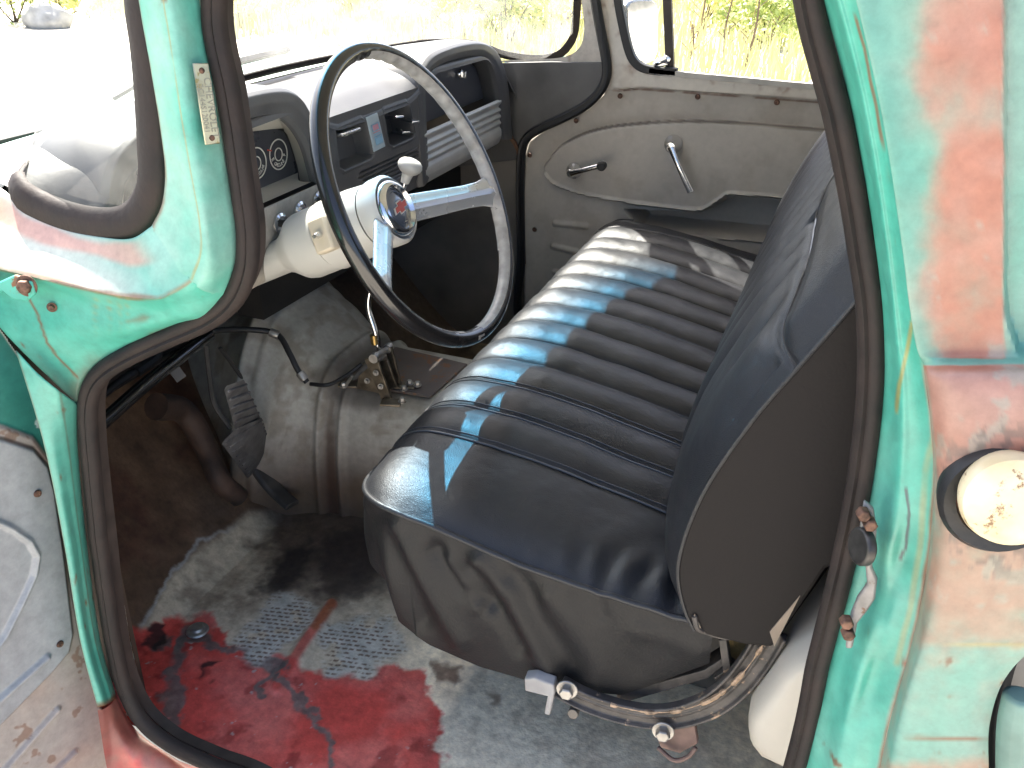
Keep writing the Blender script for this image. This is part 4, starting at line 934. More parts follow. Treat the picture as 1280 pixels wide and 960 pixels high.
# ---- floor shifter
zt = FZ+.284
SH = MB()
lev = cr([Y(474,440,.635), Y(470,417,.636), Y(461,386,.64), Y(464,359,.645), Y(484,298,.66), Y(503,238,.675), Y(508,222,.68)], 60)
SH.tube(lev, np.interp(np.linspace(0,1,60), [0,.15,1], [.0065,.0058,.0052]), 12)
SHF = SH.build('gear_lever', M_chrome, TR)
ka = lev[-1]-lev[-6]; ka /= np.linalg.norm(ka)
MB().lathe([(.0075,-.004),(.009,.006),(.0105,.013),(.016,.0165),(.021,.022),(.0228,.028),(.021,.0345),(.016,.039),(.008,.0415),(0,.042)], lev[-2], ka, 36).build('gear_knob', M_white, SHF)
mb = MB()
def zt_(px, py, dz=0): return Z(px, py, zt+dz)
b0, b1 = zt_(487,503), zt_(500,497)
mb.prism([Y(455,449,.598), Y(470,446,.598), Y(489,500,.598), Y(478,503,.598)], (0,.006,0))
mb.prism([Y(481,436,.655), Y(489,434,.655), Y(503,488,.655), Y(495,491,.655)], (0,.006,0))
mb.prism([Y(474,452,.63), Y(484,450,.63), Y(496,484,.63), Y(485,488,.63)], (0,.005,0))
for q in ((489,503),(507,482),(436,480)):
    c_ = zt_(*q, .003); mb.box(c_, (.040,.026,.005), (1,.3,0))
mb.prism([Y(448,470,.602), Y(462,458,.602), Y(474,492,.602), Y(446,486,.602)], (0,.004,0))
BRK = mb.build('shifter_bracket', mat('tarnished_bracket', (.20,.165,.12), .42, .75, var=.3, vscale=50), SHF, bevel=.0012)
mb = MB(); mb.tube([Y(468,446,.585), Y(488,434,.675)], .0058, 12); mb.lathe([(.009,0),(.009,.014),(0,.014)], Y(470,445,.588), (.1,-1,0), 20); mb.lathe([(.009,0),(.009,.014),(0,.014)], Y(487,433,.668), (.1,-1,0), 20); mb.build('pivot_rod', M_steel, SHF)
MB().tube([Y(470,430,.635), Y(468,418,.636)], .0095, 14).build('lever_collar', M_brass, SHF, bevel=.001)
for q, y_ in (((470,466),.594),((476,483),.594),((459,476),.598)): MB().bolt(Y(*q, y_), (.1,-1,.1), .004, .005).build('bolt', M_steel, SHF)
for q in ((430,483),(503,502),(505,487),(512,480),(522,482)): MB().bolt(zt_(*q, .005), (0,0,1), .0055, .007).build('bolt', M_steel, SHF)
MB().tube([zt_(431,484,.003), Y(440,470,.602)], .0035, 8).build('link_rod', M_steel, SHF)

# ---- accelerator and pedal linkages
def toe(px, py, off=.0):
    p = X(px, py, -1.05)
    for _ in range(12):
        zf = float(floor_z(p[0], p[1]))+off; p = Z(px, py, zf)
    return p
def slab(pts, off, thick, x0=-1.0):
    return [toe(*p, off=off) for p in pts]
mb = MB(); up_ = np.array((.6,-.1,.8))
A = slab([(283,482),(305,474),(328,528),(298,540)], .085, 0); mb.prism(A, up_*-.012)
Bq = slab([(280,550),(297,534),(327,523),(337,556),(331,580),(312,594)], .075, 0); mb.prism(Bq, up_*-.014)
MB().sweep(cr([toe(318,578,off=.075), toe(332,598,off=.072), toe(348,616,off=.066), toe(366,632,off=.055)], 20), [(-.017,-.006),(-.017,.004),(-.012,.008),(.012,.008),(.017,.004),(.017,-.006)], (.6,-.1,.8)).build('pedal_arm', mat('dusty_arm', (.045,.041,.038), .65, var=.3, vscale=30), TR, bevel=.002)
for k in range(6):
    f_ = .1+.16*k; mb.tube([A[0]*(1-f_)+A[3]*f_, A[1]*(1-f_)+A[2]*f_], .0032, 6)
for k in range(8):
    f_ = .06+.125*k; p_ = Bq[0]*(1-f_)+Bq[5]*f_; q_ = Bq[2]*(1-f_)+Bq[3]*f_; mb.tube([p_, q_], .0028, 6)
mb.build('accelerator_pedal', mat('dusty_pedal_rubber', (.11,.11,.115), .6, var=.3, vscale=40, bump=.4), TR, bevel=.002)
PR = X(128,528,-1.00); PR2 = X(238,436,-1.02)
MB().tube(cr([X(100,548,-1.0), PR, X(180,482,-1.01), PR2, X(262,418,-1.03)], 30), .0115, 14).build('clutch_linkage_rod', mat('glossy_black_rod', (.012,.012,.013), .2, coat=.5), TR)
mb = MB(); mb.tube(cr([X(120,500,-1.05), X(160,470,-1.05), X(205,447,-1.06), X(250,432,-1.06)], 24), .007, 10); mb.tube(cr([X(170,465,-1.05), X(195,445,-1.05), X(190,430,-1.05)], 12), .010, 8)
mb.build('wiring_loom', M_blackrub, TR)
tg = [X(207,458,-1.03), X(218,450,-1.03), X(233,470,-1.03), X(222,478,-1.03)]; MB().prism(tg, (-.002,0,0)).build('wire_tag', mat('grey_tag', (.12,.12,.125), .6), TR)
mb = MB(); mb.tube(cr([X(258,432,-1.06), X(262,470,-1.05), X(268,505,-1.03), X(288,535,-1.0)], 30), .005, 8); mb.tube(cr([X(275,435,-1.08), X(290,455,-1.08), X(306,478,-1.07)], 20), .004, 8); mb.build('throttle_cable', mat('dusty_cable', (.06,.055,.05), .6), TR)
mb = MB(); hs = cr([X(230,424,-1.10), X(265,414,-1.08), X(310,412,-1.045), X(346,418,-1.00), X(362,442,-.965), X(372,462,-.945), X(384,478,-.925)], 50); mb.tube(hs, .0058, 10); mb.tube(cr([X(388,480,-.92), X(410,481,-.88), X(432,470,-.86), X(452,455,-.84)], 30), .0042, 8)
HO = mb.build('brake_hose', M_blackrub, TR)
for a_, b_ in ((hs[28], hs[31]), (hs[45], hs[48])): MB().tube([a_, b_], .009, 12).build('hose_clip', M_steel, HO, bevel=.001)
mb = MB(); mb.tube(cr([X(195,508,-1.12), X(230,515,-1.12), X(258,560,-1.08), X(275,600,-1.04), X(300,622,-1.02)], 30), np.linspace(.026,.020,30), 14); mb.build('steering_shaft_cover', mat('rusty_brown_tube', (.055,.03,.02), .7, var=.4, vscale=20, bump=.4), TR)
cbx = MB(); cbx.prism([X(320,330,-1.0), X(420,300,-1.0), X(600,190,-1.0), X(600,240,-1.0), X(330,400,-1.02)], (-.06,0,0)); cbx.build('dash_underside', M_void, TR)

# ---- passenger door ------------------------------------------------------------------------------
YP = 1.455
def dq(pts, y=YP): return [tuple(Y(p[0], p[1], y)[[0, 2]]) for p in pts]
outl = dq([(728,-150),(741,-60),(749,0),(756,40),(761,72),(762,94),(753,116),(732,135),(703,150),(677,162),(660,175),(654,195),(652,240),(654,420)])+[(-.80,-.12),(.08,-.12),(.10,.7),(.03,1.10)]
cut = dq([(752,-150),(766,-60),(774,0),(780,28),(788,62),(797,80),(812,85),(843,90),(930,98),(1018,106)])+[(.04,.723),(-.02,1.07)]
ovl = dq([(680,212),(688,198),(702,182),(735,165),(780,156),(850,151),(930,153),(1030,161)])+[(.03,.64),(.03,.42)]+dq([(1000,251),(920,242),(906,245),(886,258),(870,262),(820,257),(760,248),(722,240),(692,228)])
pock = dq([(890,262),(908,250),(922,247),(1002,256)])+[(.03,.42),(.03,.33)]+dq([(975,303),(900,296),(800,286),(780,262),(840,266),(872,268)])
ovl = [tuple(p) for p in cr(ovl, 160, closed=True)]
belt = dq([(774,112),(800,110),(900,117),(1020,126),(1100,132)])
U, V = np.meshgrid(np.linspace(-.86, .09, 330), np.linspace(-.12, 1.06, 340), indexing='ij')
dO = sdf(outl, U, V); dC = sdf(cut, U, V); dV_ = sdf(ovl, U, V); dPk = sdf(pock, U, V)
zb = np.interp(U, [p[0] for p in belt], [p[1] for p in belt])
h = .016*ss(-.002, .004, V-zb)*ss(-.62, -.56, U)+.010*np.exp(-np.abs(V-zb)/.03)*(V < zb)*ss(-.66, -.56, U)
h += .009*ss(.002, -.004, dV_)-.012*np.exp(-np.maximum(dV_, 0)/.022)*(dV_ > 0)*ss(.66, .58, V)
h -= .100*ss(.002, -.010, dPk)
lip = [p for p in ovl if p[1] < np.interp(p[0], [-.8,-.3,.05], [.46,.47,.47])]; lip.sort()
dl = dline(lip, U, V); h += .011*ss(.008, .001, dl)
for a_, b_ in (((694,279),(732,283)), ((692,308),(722,315)), ((694,340),(730,350))): h += .006*ss(.010, .003, dline(dq([a_, b_]), U, V))
h += .008*ss(.008, .001, dline(dq([(900,296),(940,299),(1000,304)])+[(.03,.325)], U, V))
h -= .010*ss(-.008, 0, dO)
P = np.stack([U, YP-h, V], -1); px, py = over(P)
n1 = fbm(P, 6, 5, 3); n2 = fbm(P, 26, 4, 7); n3 = fbm(P, 70, 3, 8)
c = np.broadcast_to(np.array((.45, .41, .355)), P.shape).copy(); c = mixc(c, (.52,.475,.41), ss(.4, .65, n1)*.6); c = mixc(c, (.62,.57,.49), ss(-.005, .01, V-zb)*.8)
c = mixc(c, (.34,.28,.22), .35*ss(.52, .68, n2*.6+n1*.4))
c = mixc(c, np.array((.16,.07,.04)), .85*ss(.004, .0005, np.abs(V-zb+.001)+.004*(n3-.5))*ss(.30, .5, n2+.1)*ss(-.60, -.56, U))
c = mixc(c, (.06,.045,.035), .8*ss(.0045, .001, np.abs(dV_+.001))*ss(.52, .56, V)); c = mixc(c, (.45,.43,.40), .5*ss(.006, .001, dl))
c = mixc(c, np.array((.16,.08,.05)), .55*ss(.56, .66, n2)*ss(24, 4, np.hypot((px-880), (py-205)*.8)))
c = mixc(c, np.array((.20,.09,.05)), .6*ss(.5, .62, n2)*ss(.035, .01, dC)); c = mixc(c, np.array((.13,.055,.035)), .8*ss(.012, .0, -dO)*ss(.4, .6, n2))
keep = ((dO < .001) & (dC > 0))[:-1, :-1]
PD = MB().grid(P, col=c, keep=keep).build('passenger_door', mat_attr('door_paint', .45, .06, 50, spec=.4, speck=.10), TR, sharp=60)
PD['label'] = 'closed passenger door with bare beige inner panel'
MB().prism([(p[0], YP+.125, p[1]) for p in dq([(640,80),(700,80),(752,84),(764,104),(778,110),(843,118),(1018,130)])+[(.08,.62),(.08,-.18),(-1.28,-.18),(-1.28,.62)]], (0,.02,0)).build('outer_skin', mat('outer_teal', tuple(TEAL), .4, speck=(tuple(PINK), 8, .56)), PD)
for q in ((775,120),(872,121),(971,128),(720,151),(662,194),(668,287)):
    p_ = Y(q[0], q[1], YP-.012); MB().lathe([(.0065,0),(.005,.003),(.0015,.0032),(0,.0015)], p_, (0,-1,0), 16).build('screw', M_bolt, PD)
def crank(base, tip, nm, knob, r0):
    b_ = Y(*base, YP-.012); t_ = Y(*tip, YP-.052); mb = MB()
    mb.lathe([(r0,0),(r0*.95,.006),(r0*.62,.012),(r0*.55,.030),(r0*.45,.036),(0,.037)], b_, (0,-1,0), 32)
    mid = b_+np.array((0,-.034,0)); pa = cr([mid, mid*.55+t_*.45+np.array((0,-.004,0)), t_], 20); d_ = (t_-mid); d_ /= np.linalg.norm(d_)
    s_ = np.cross(d_, (0,-1,0)); G = []
    for i, p in enumerate(pa):
        w_ = np.interp(i, [0,6,19], [.0085,.0065,.0085 if not knob else .006]); G.append([p+s_*w_*math.cos(q)+np.array((0,-.0045*math.sin(q),0)) for q in np.linspace(0, 2*math.pi, 14, endpoint=False)])
    mb.grid(np.array(G), closed_v=True); n0 = len(mb.v); mb.f.append(tuple(range(n0-14, n0))); mb.mi.append(0)
    o_ = mb.build(nm, M_chrome, PD, sharp=50)
    if knob: MB().lathe([(.007,0),(.011,.004),(.012,.018),(.009,.024),(0,.025)], t_, (0,-1,0), 24).build('crank_knob', M_blackrub, o_)
    return o_
crank((718,213), (754,206), 'window_crank', True, .021)
crank((842,180), (863,240), 'door_handle', False, .023)
# vent window: black frame, divider post, glass and latch
vf = [Y(*p, YP-.012) for p in ((757,-120),(767,-40),(772,0),(777,28),(785,62),(793,78),(808,87),(846,91))]
MB().sweep(cr(vf, 60), [(-.010,-.018),(-.010,.006),(.009,.006),(.009,-.018)], (0,-1,0)).build('vent_window_seal', M_blackrub, PD, bevel=.003)
vp = [Y(838,92,YP+.012), Y(836,40,YP+.012), Y(834,-10,YP+.012), Y(830,-140,YP+.012)]
MB().sweep(cr(vp, 20), [(-.010,-.010),(-.010,.008),(.010,.008),(.010,-.010)], (0,-1,0)).build('divider_post', mat('dark_post', (.05,.035,.028), .5, var=.3), PD, bevel=.002)
MB().grid(patch([[Y(764,-120,YP+.02), Y(800,-120,YP+.02), Y(832,-120,YP+.02)], [Y(780,10,YP+.02), Y(808,10,YP+.02), Y(834,10,YP+.02)], [Y(798,80,YP+.02), Y(815,84,YP+.02), Y(838,88,YP+.02)]], 12, 8)).build('vent_glass', M_glass, PD)
lt = Y(826,78,YP+.0); mb = MB(); mb.box(lt, (.032,.012,.018), (1,0,.25)); mb.tube(cr([lt+np.array((-.014,-.006,-.004)), lt+np.array((.0,-.018,.002)), lt+np.array((.016,-.010,.010))], 10), .0055, 10); mb.lathe([(.010,0),(.009,.010),(0,.012)], lt+np.array((.014,0,.008)), (0,-1,0), 16)
mb.build('vent_latch', M_chrome, PD, bevel=.003)
MB().sweep(cr([Y(812,88,YP-.012), Y(843,92,YP-.012), Y(930,100,YP-.012), Y(1018,108,YP-.012), np.array((.05,YP-.012,.722))], 30), [(-.006,-.008),(-.006,.006),(.006,.006),(.006,-.008)], (0,-1,0)).build('window_sill_felt', mat('pale_sill', (.50,.47,.42), .5), PD)
# mirror on the outside of the door
mq = [(782,8),(786,2),(795,-1),(815,-1),(822,4),(823,14),(822,66),(818,76),(806,80),(792,76),(786,66)]
mpn = np.array((.93,-.33,.07)); mp = [on_plane(*p, Y(803,40,1.62), mpn) for p in mq]; 
MB().prism(mp, -mpn*.03).build('door_mirror', M_pitted, TR, bevel=.004)
mc = sum(mp)/len(mp); mi2 = [mc+(p-mc)*.93+mpn*.0022 for p in mp]
MIRO = bpy.data.objects['door_mirror']
MB().prism(mi2, -mpn*.0016).build('mirror_glass', mat('mirror_silver', (.8,.82,.82), .04, 1.0, var=.02), MIRO)
MB().tube(cr([mc+np.array((-.01,.02,-.06)), mc+np.array((-.02,-.02,-.12)), mc+np.array((-.03,-.08,-.15))], 12), .007, 10).build('mirror_arm', M_chrome, MIRO)

# passenger front pillar (inside), dash end panel, door seal
YA = 1.452
rows = [[Y(680,-150,YA), Y(700,-150,YA), Y(735,-150,YA)], [Y(722,-40,YA), Y(733,-40,YA), Y(752,-40,YA)], [Y(727,0,YA), Y(738,0,YA), Y(757,0,YA)], [Y(730,40,YA), Y(742,44,YA), Y(765,50,YA)], [Y(722,62,YA), Y(738,70,YA), Y(768,86,YA)], [Y(700,72,YA), Y(722,76,YA), Y(764,98,YA)], [Y(660,74,YA), Y(690,78,YA), Y(740,104,YA)], [Y(620,76,YA), Y(640,80,YA), Y(650,90,YA)]]
PP = patch(rows, 60, 20); c = np.broadcast_to(np.array((.58,.53,.46)), PP.shape).copy(); c = mixc(c, (.48,.43,.37), ss(.4, .7, fbm(PP, 12, 4, 3))); c = mixc(c, RUST, .5*ss(.68, .74, fbm(PP, 40, 4, 5)))
o_ = MB().grid(PP, col=c).build('front_pillar_trim', M_cab, TR); o_['label'] = 'beige passenger side windscreen pillar'
ep = [(560,80),(690,77),(752,78),(758,100),(748,116),(724,134),(694,150),(668,162),(652,172),(645,200),(560,210)]
MB().prism([Y(*p, YA-.006) for p in ep], (0,.006,0)).build('dash_end_panel', mat('dash_end_grey', (.11,.105,.10), .45, var=.2, vscale=10, speck=((.16,.15,.14), 36, .66)), TR, bevel=.002)
wlp = [(722,-150),(736,-60),(744,0),(751,40),(757,72),(758,94),(750,114),(730,133),(702,148),(676,160),(659,172),(652,190),(650,240),(651,330)]
pw_ = [Y(*p, YA-.008) for p in wlp]+[np.array((-.825,YA-.008,.10)), np.array((-.82,YA-.008,-.1))]
MB().sweep(cr(pw_, 140), [(-.011,-.006),(-.012,.004),(-.006,.011),(.0,.009),(.006,.011),(.011,.004),(.011,-.006)], (0,-1,0)).build('passenger_door_seal', M_blackrub, TR)
MB().sweep(cr([Y(638,172,1.43), Y(648,190,1.44), Y(652,240,1.445), Y(655,330,1.45)], 20), [(-.004,-.004),(-.004,.004),(.004,.004),(.004,-.004)], (0,-1,0)).build('wire_conduit', M_rust, TR)
MB().prism([(.06,1.46,-.12),(.20,1.46,-.12),(.20,1.46,1.1),(.03,1.43,1.1),(.10,1.46,.7)], (0,.02,0)).build('rear_pillar_trim', M_cab if False else mat('pillar_beige', tuple(BEIGE*.9), .5), TR)
# ================================================================== BENCH SEAT
YN, YF, XB = .085, 1.395, -.058
BS = empty('tmp'); bpy.data.objects.remove(BS)
def xfront(y):
    d = np.minimum(y-YN, YF-y); r = .085; q = np.clip(r-d, 0, r)
    return -.572+.030*np.exp(-np.maximum(y-YN, 0)/.12)+(r-np.sqrt(np.maximum(r*r-q*q, 0)))*.9
def ztop(x): return np.interp(x, [-.60,-.55,-.50,-.40,-.30,-.20,-.10,-.05], [.404,.408,.409,.402,.385,.364,.342,.334])
def zedge(x): return np.interp(x, [-.60,-.53,-.50,-.42,-.30,-.20,-.08,-.05], [.383,.381,.378,.366,.342,.330,.322,.32])
SEAM0, PITCHP, NPL = .250, .0852, 12
def pleat(y, amp):
    t = (y-SEAM0)/PITCHP; inside = ss(-.02, .02, t)*ss(NPL+.02, NPL-.02, t); fr_ = t-np.floor(t)
    return amp*(np.abs(np.sin(math.pi*fr_))**.52-.6)*inside
ny, nx = 620, 150
yv = YN+(YF-YN)*np.linspace(0, 1, ny); sv = np.linspace(0, 1, nx)**1.5
Yg, Sg = np.meshgrid(yv, sv, indexing='ij'); Xf = xfront(Yg); Xg = Xf+Sg*(XB-Xf)
d = np.minimum(Yg-YN, YF-Yg); zt0 = ztop(Xg); ze = zedge(Xg)
dome = np.exp(-d/.050)*(1+.0*d)
Zg = zt0-(zt0-ze)*dome
df = Xg-Xf
Zg = Zg-(.040*np.exp(-df/.020)+.020*np.exp(-df/.055))*(1-np.exp(-d/.05))
Zg += pleat(Yg, .016)*ss(.0, .06, df)*(1-.3*ss(-.2, -.07, Xg))+pleat(Yg, .007)*ss(.06, .0, df)
Q = np.stack([Xg, Yg, 0*Xg], -1)
Zg += .0035*(fbm(Q, 9, 4, 3)-.5)*2+.0016*(fbm(Q, 38, 3, 5)-.5)
# puckers at the end bolster
Zg += .004*np.sin(Xg*150+4*fbm(Q, 12, 3, 9))*np.exp(-((Yg-YN-.035)/.03)**2)*ss(-.30, -.14, Xg)
CG = np.stack([Xg, Yg, Zg], -1)
CU = MB().grid(CG).build('bench_seat', M_leather, TR, sharp=180)
CU['label'] = 'black pleated vinyl bench seat'
# edge loop: far front -> near front -> near side -> back
front = CG[::-1, 0]; nearside = CG[0, 1:]
loop = np.vstack([front, nearside]); LP = cr(loop[::4], 500)
MB().tube(LP+np.array((0,0,.001)), .0042, 10).build('piping', M_leather, CU)
for k in (0, 1, 2, 3, 4, 5, 6, 7, 8, 9, 10, 11, 12):                     # stitched seams between the pleats
    y_ = SEAM0+k*PITCHP; j = int(round((y_-YN)/(YF-YN)*(ny-1)))
    off = -3 if k < 3 else 0
    ln_ = CG[max(j+off, 0), 4:-2]+np.array((0,0,.0012)); mb = MB().tube(cr(ln_[::3], 90), .0016 if k < 3 else .0011, 6)
    if k < 3: mb.tube(cr((CG[j+4, 4:-2]+np.array((0,0,.0003)))[::3], 90), .0008, 6)
    mb.build('seat_seam', M_seam, CU)
# skirt
nl = len(LP); zbp = [(470,735),(476,754),(488,778),(537,807),(600,836),(658,853),(701,860),(774,870),(808,860),(890,829),(902,815)]
zb3 = np.array([Y(*p, YN+.016) for p in zbp])
vs = np.linspace(0, 1, 90); G = []
Tn = np.gradient(LP, axis=0); Tn[:, 2] = 0; Tn /= np.linalg.norm(Tn, axis=1)[:, None]; Nn = np.stack([Tn[:, 1], -Tn[:, 0], 0*Tn[:, 0]], 1)
if Nn[-20] @ np.array((0,-1,0)) < 0: Nn = -Nn
zbot = np.interp(LP[:, 0], zb3[:, 0], zb3[:, 2], left=zb3[0, 2], right=.285)
for i in range(nl):
    p = LP[i]; q = p[None]*(1-vs[:, None])+np.array((p[0], p[1], zbot[i]))[None]*vs[:, None]
    k_ = float(ss(.15, .9, abs(Nn[i][1]))); q = q-Nn[i]*((.018*k_-.010*(1-k_))*vs[:, None]**1.2)+Nn[i]*(.006*np.sin(np.pi*vs[:, None]))  # front skirt bulges outward to block a sliver of sun on the floor
    G.append(q)
G = np.array(G); px, py = over(G)
disp = np.zeros(G.shape[:2]); nearm = ss(.16, .10, G[..., 1])
for pts, wd, am in (([(470,650),(505,720),(528,775)], 16, -.010), ([(492,660),(540,745),(575,800)], 12, .008), ([(545,690),(575,735),(610,760)], 11, -.009), ([(600,700),(640,745),(668,800),(690,840)], 13, .010), ([(590,715),(622,765),(650,812)], 11, -.010), ([(640,722),(670,775),(712,828)], 16, -.008), ([(690,745),(722,790),(745,840)], 18, .005), ([(560,700),(596,760)], 8, .006), ([(800,790),(840,800),(872,815)], 14, .004), ([(745,735),(752,770)], 9, -.004), ([(800,740),(830,790),(800,830)], 26, -.005)):
    disp += am*np.exp(-(dline(pts, px, py)/wd)**2)
disp *= nearm; V01 = vs[None, :]*np.ones(disp.shape); ar = np.linspace(0, 1, nl)[:, None]
disp += .0022*np.sin(ar*230+7*fbm(G, 9, 2, 3))*np.exp(-((V01-.16)/.10)**2)*ss(.42, .6, fbm(G, 6, 2, 8))
disp += .008*(fbm(np.stack([G[..., 0]*9+G[..., 2]*7, G[..., 1]*6, G[..., 2]*3], -1), 1, 4, 6)-.5)*V01
G = G+Nn[:, None, :]*disp[..., None]
MB().grid(G).build('seat_skirt', M_skirt, CU, sharp=180)

# backrest
fp = [(-.080,.320),(-.098,.358),(-.107,.416),(-.091,.508),(-.053,.606),(-.017,.676),(.019,.744),(.050,.812),(.068,.855),(.085,.878),(.110,.886),(.140,.875),(.150,.85)]
FPp = cr([(a, b) for a, b in fp], 170)
ny = 520; yb = np.linspace(YN-.002, YF+.002, ny); XX = np.zeros((ny, 170, 3))
d = np.minimum(yb-yb[0], yb[-1]-yb); sarr = np.linspace(0, 1, 170)
tang = np.gradient(FPp, axis=0); tang /= np.linalg.norm(tang, axis=1)[:, None]; nrm = np.stack([-tang[:, 1], tang[:, 0]], 1)
bul = .040*(1-np.exp(-d/.045))[:, None]*np.interp(sarr, [0,.06,.7,.85,1], [.75,1,1,.8,.2])[None, :]
ft_ = (yb-.02-SEAM0)/PITCHP; pl = (.014*(np.abs(np.sin(math.pi*(ft_-np.floor(ft_))))**.62-.55))[:, None]*np.interp(sarr, [0,.80,.88,1], [1,1,0,0])[None, :]
pl = pl*(ss(-.02, .02, ft_)*ss(NPL+.02, NPL-.02, ft_))[:, None]+pl*((ft_ < 0) & (yb > YN+.012))[:, None]*ss(.34, .52, sarr)[None, :]*.8
XX[..., 1] = yb[:, None]; XX[..., 0] = FPp[None, :, 0]; XX[..., 2] = FPp[None, :, 1]
Q = XX.copy(); bl = bul+.004*(fbm(Q, 8, 4, 4)-.5)
XX[..., 0] += nrm[None, :, 0]*bl; XX[..., 2] += nrm[None, :, 1]*bl
px, py = over(XX); near_ = XX[..., 1] < .42
sm = [(1040,150),(1031,190),(1020,255),(1006,325),(988,378),(977,402),(976,425),(982,442),(992,455)]
smf = [tuple(q) for q in cr(np.array(sm, float), 60)]
ds = dline(smf, px, py); reg = sdf(smf+[(1080,420),(1120,300),(1120,150)], px, py)
bl = pl*(1-ss(26, 3, reg)*near_)+.0012*(fbm(Q, 40, 3, 5)-.5)+near_*(.010*ss(0, -24, reg)*ss(0, .03, d)[:, None]-.005*np.exp(-(ds/3.5)**2))
SB = []
for q in smf[8:]:
    k = np.argmin(np.where(near_, np.hypot(px-q[0], py-q[1]), 1e9)); SB.append(np.unravel_index(k, px.shape))
XX[..., 0] += nrm[None, :, 0]*bl; XX[..., 2] += nrm[None, :, 1]*bl
BR = MB().grid(XX).build('backrest', M_leather, CU, sharp=180)
SB = np.array([XX[i, j]+np.array((nrm[j, 0], 0, nrm[j, 1]))*.0012 for i, j in SB]); SB = cr(SB, 120)
for _ in range(25): SB[1:-1] = (SB[:-2]+2*SB[1:-1]+SB[2:])/4
MB().tube(SB, .0019, 8).build('bolster_seam', M_seam, BR)
# side board of the backrest
sp = [tuple(p) for p in FPp[:165:6]]+[(.150,.84),(.135,.60),(.085,.47),(.046,.452),(.009,.326),(-.02,.319),(-.055,.318)]
MB().prism([(a, YN-.010, b) for a, b in sp], (0,.022,0)).build('backrest_side_board', M_fiber, BR, bevel=.004)
MB().prism([(a, YF-.012, b) for a, b in sp], (0,.022,0)).build('backrest_side_board', M_fiber, BR, bevel=.004)
MB().tube(cr([np.array((a+.001, YN-.009, b)) for a, b in FPp[::6]], 90), .0024, 8).build('backrest_piping', M_leather, BR)
bkb = [tuple(p) for p in ((.155,.86),(.14,.6),(.09,.47),(.05,.45),(.012,.33))]
mb = MB(); 
for (a, b), (a2, b2) in zip(bkb[:-1], bkb[1:]): mb.add([(a,YN,b),(a,YF,b),(a2,YF,b2),(a2,YN,b2)], [(0,1,2,3)])
mb.build('backrest_rear', M_fiber, BR)
# torn corner and wire under the board
MB().tube(cr([Y(868,770,YN-.012), Y(872,785,YN-.012), Y(884,790,YN-.005), Y(905,796,YN+.0), Y(930,797,YN)], 24), .0035, 8).build('hog_ring_wire', M_darkst, BR)
mb = MB(); MF_ = mat('frayed_canvas', (.30,.24,.18), .8); MB().prism([Y(868,768,YN-.013), Y(876,785,YN-.013), Y(872,787,YN-.013), Y(866,775,YN-.013)], (0,.002,0)).build('frayed_edge', MF_, BR); mb.prism([Y(962,790,YN-.012), Y(1000,745,YN-.012), Y(972,800,YN-.012), Y(968,808,YN-.012)], (0,.002,0)); mb.build('frayed_edge', mat('frayed_canvas', (.30,.24,.18), .8), BR)

# ---- seat frame: chipped curved arm, struts, bolts, adjuster lever
YS = .088
arm = cr([Y(700,856,YS), Y(730,872,YS), Y(770,886,YS), Y(812,894,YS), Y(850,892,YS), Y(890,878,YS), Y(920,855,YS), Y(942,828,YS), Y(956,806,YS), Y(966,788,YS)], 90)
pr = [(-.017,-.004),(-.017,.008),(-.014,.009),(-.011,.003),(-.003,.002),(.0,.004),(.003,.002),(.011,.003),(.014,.009),(.017,.008),(.017,-.004)]
ARM = MB().sweep(arm, pr, (0,-1,0)).build('seat_frame', M_darkst, CU, bevel=.0012)
chip = cr([p+np.array((0,-.0085,.0145)) for p in arm[18:86:4]], 80)
mb = MB(); r_ = .0026*ss(.40, .62, fbm(chip, 90, 3, 3))+.0006; mb.tube(chip, r_, 7); mb.build('bare_metal_chips', mat('bare_chipped_metal', (.46,.32,.21), .6, .2, var=.4, vscale=90, bump=.5), ARM)
for q in ((709,861),(829,913)): MB().bolt(Y(*q, YS-.012), (.15,-1,.1), .0095, .010).build('bolt', M_steel, CU, bevel=.001)
mb = MB(); mb.prism([Y(*p, YS-.014) for p in ((655,849),(668,848),(692,857),(693,866),(687,895),(680,893),(684,871),(656,864))], (0,.014,.004)); mb.build('adjuster_lever', mat('pale_lever_paint', (.36,.35,.345), .45), CU, bevel=.002)
mb = MB(); mb.prism([Y(818,915,YS+.01), Y(868,905,YS+.01), Y(872,930,YS+.01), Y(850,942,YS+.01), Y(826,935,YS+.01)], (0,.010,0)); mb.tube(cr([Y(822,934,YS), Y(842,950,YS-.005), Y(860,946,YS-.005), Y(870,934,YS)], 16), .0032, 8); mb.build('seat_track_bracket', mat('red_brown_bracket', (.20,.13,.11), .6, .2, var=.3, vscale=30), CU, bevel=.002)
mb = MB()
mb.prism([Y(770,868,.11), Y(880,838,.11), Y(905,822,.11), Y(905,832,.11), Y(885,848,.11), Y(775,880,.11)], (0,.03,0)); mb.prism([Y(898,800,.10), Y(908,800,.10), Y(914,838,.10), Y(904,842,.10)], (0,.012,0)); mb.prism([Y(892,848,.10), Y(912,835,.10), Y(920,842,.10), Y(898,858,.10)], (0,.02,0))
mb.build('spring_frame', M_darkst, CU, bevel=.001)
mb = MB(); mb.box((-.30,.76,.185), (.40,1.12,.04)); mb.build('seat_base', M_void, CU, bevel=.008)  # near-black colour stands in for the shadow beneath the cushion
mb = MB(); mb.box((-.20,.86,.05), (.36,1.0,.22)); mb.build('seat_riser', mat('riser_shadow_tone', (.05,.045,.04), .7, var=.3), CU, bevel=.008)  # riser darkened so its colour reads as shadow under the seat
mb = MB(); mb.tube([Y(716,893,.12), Y(722,878,.15)], .0075, 12); mb.build('track_stud', mat('dull_stud', (.20,.17,.14), .5), CU, bevel=.001)
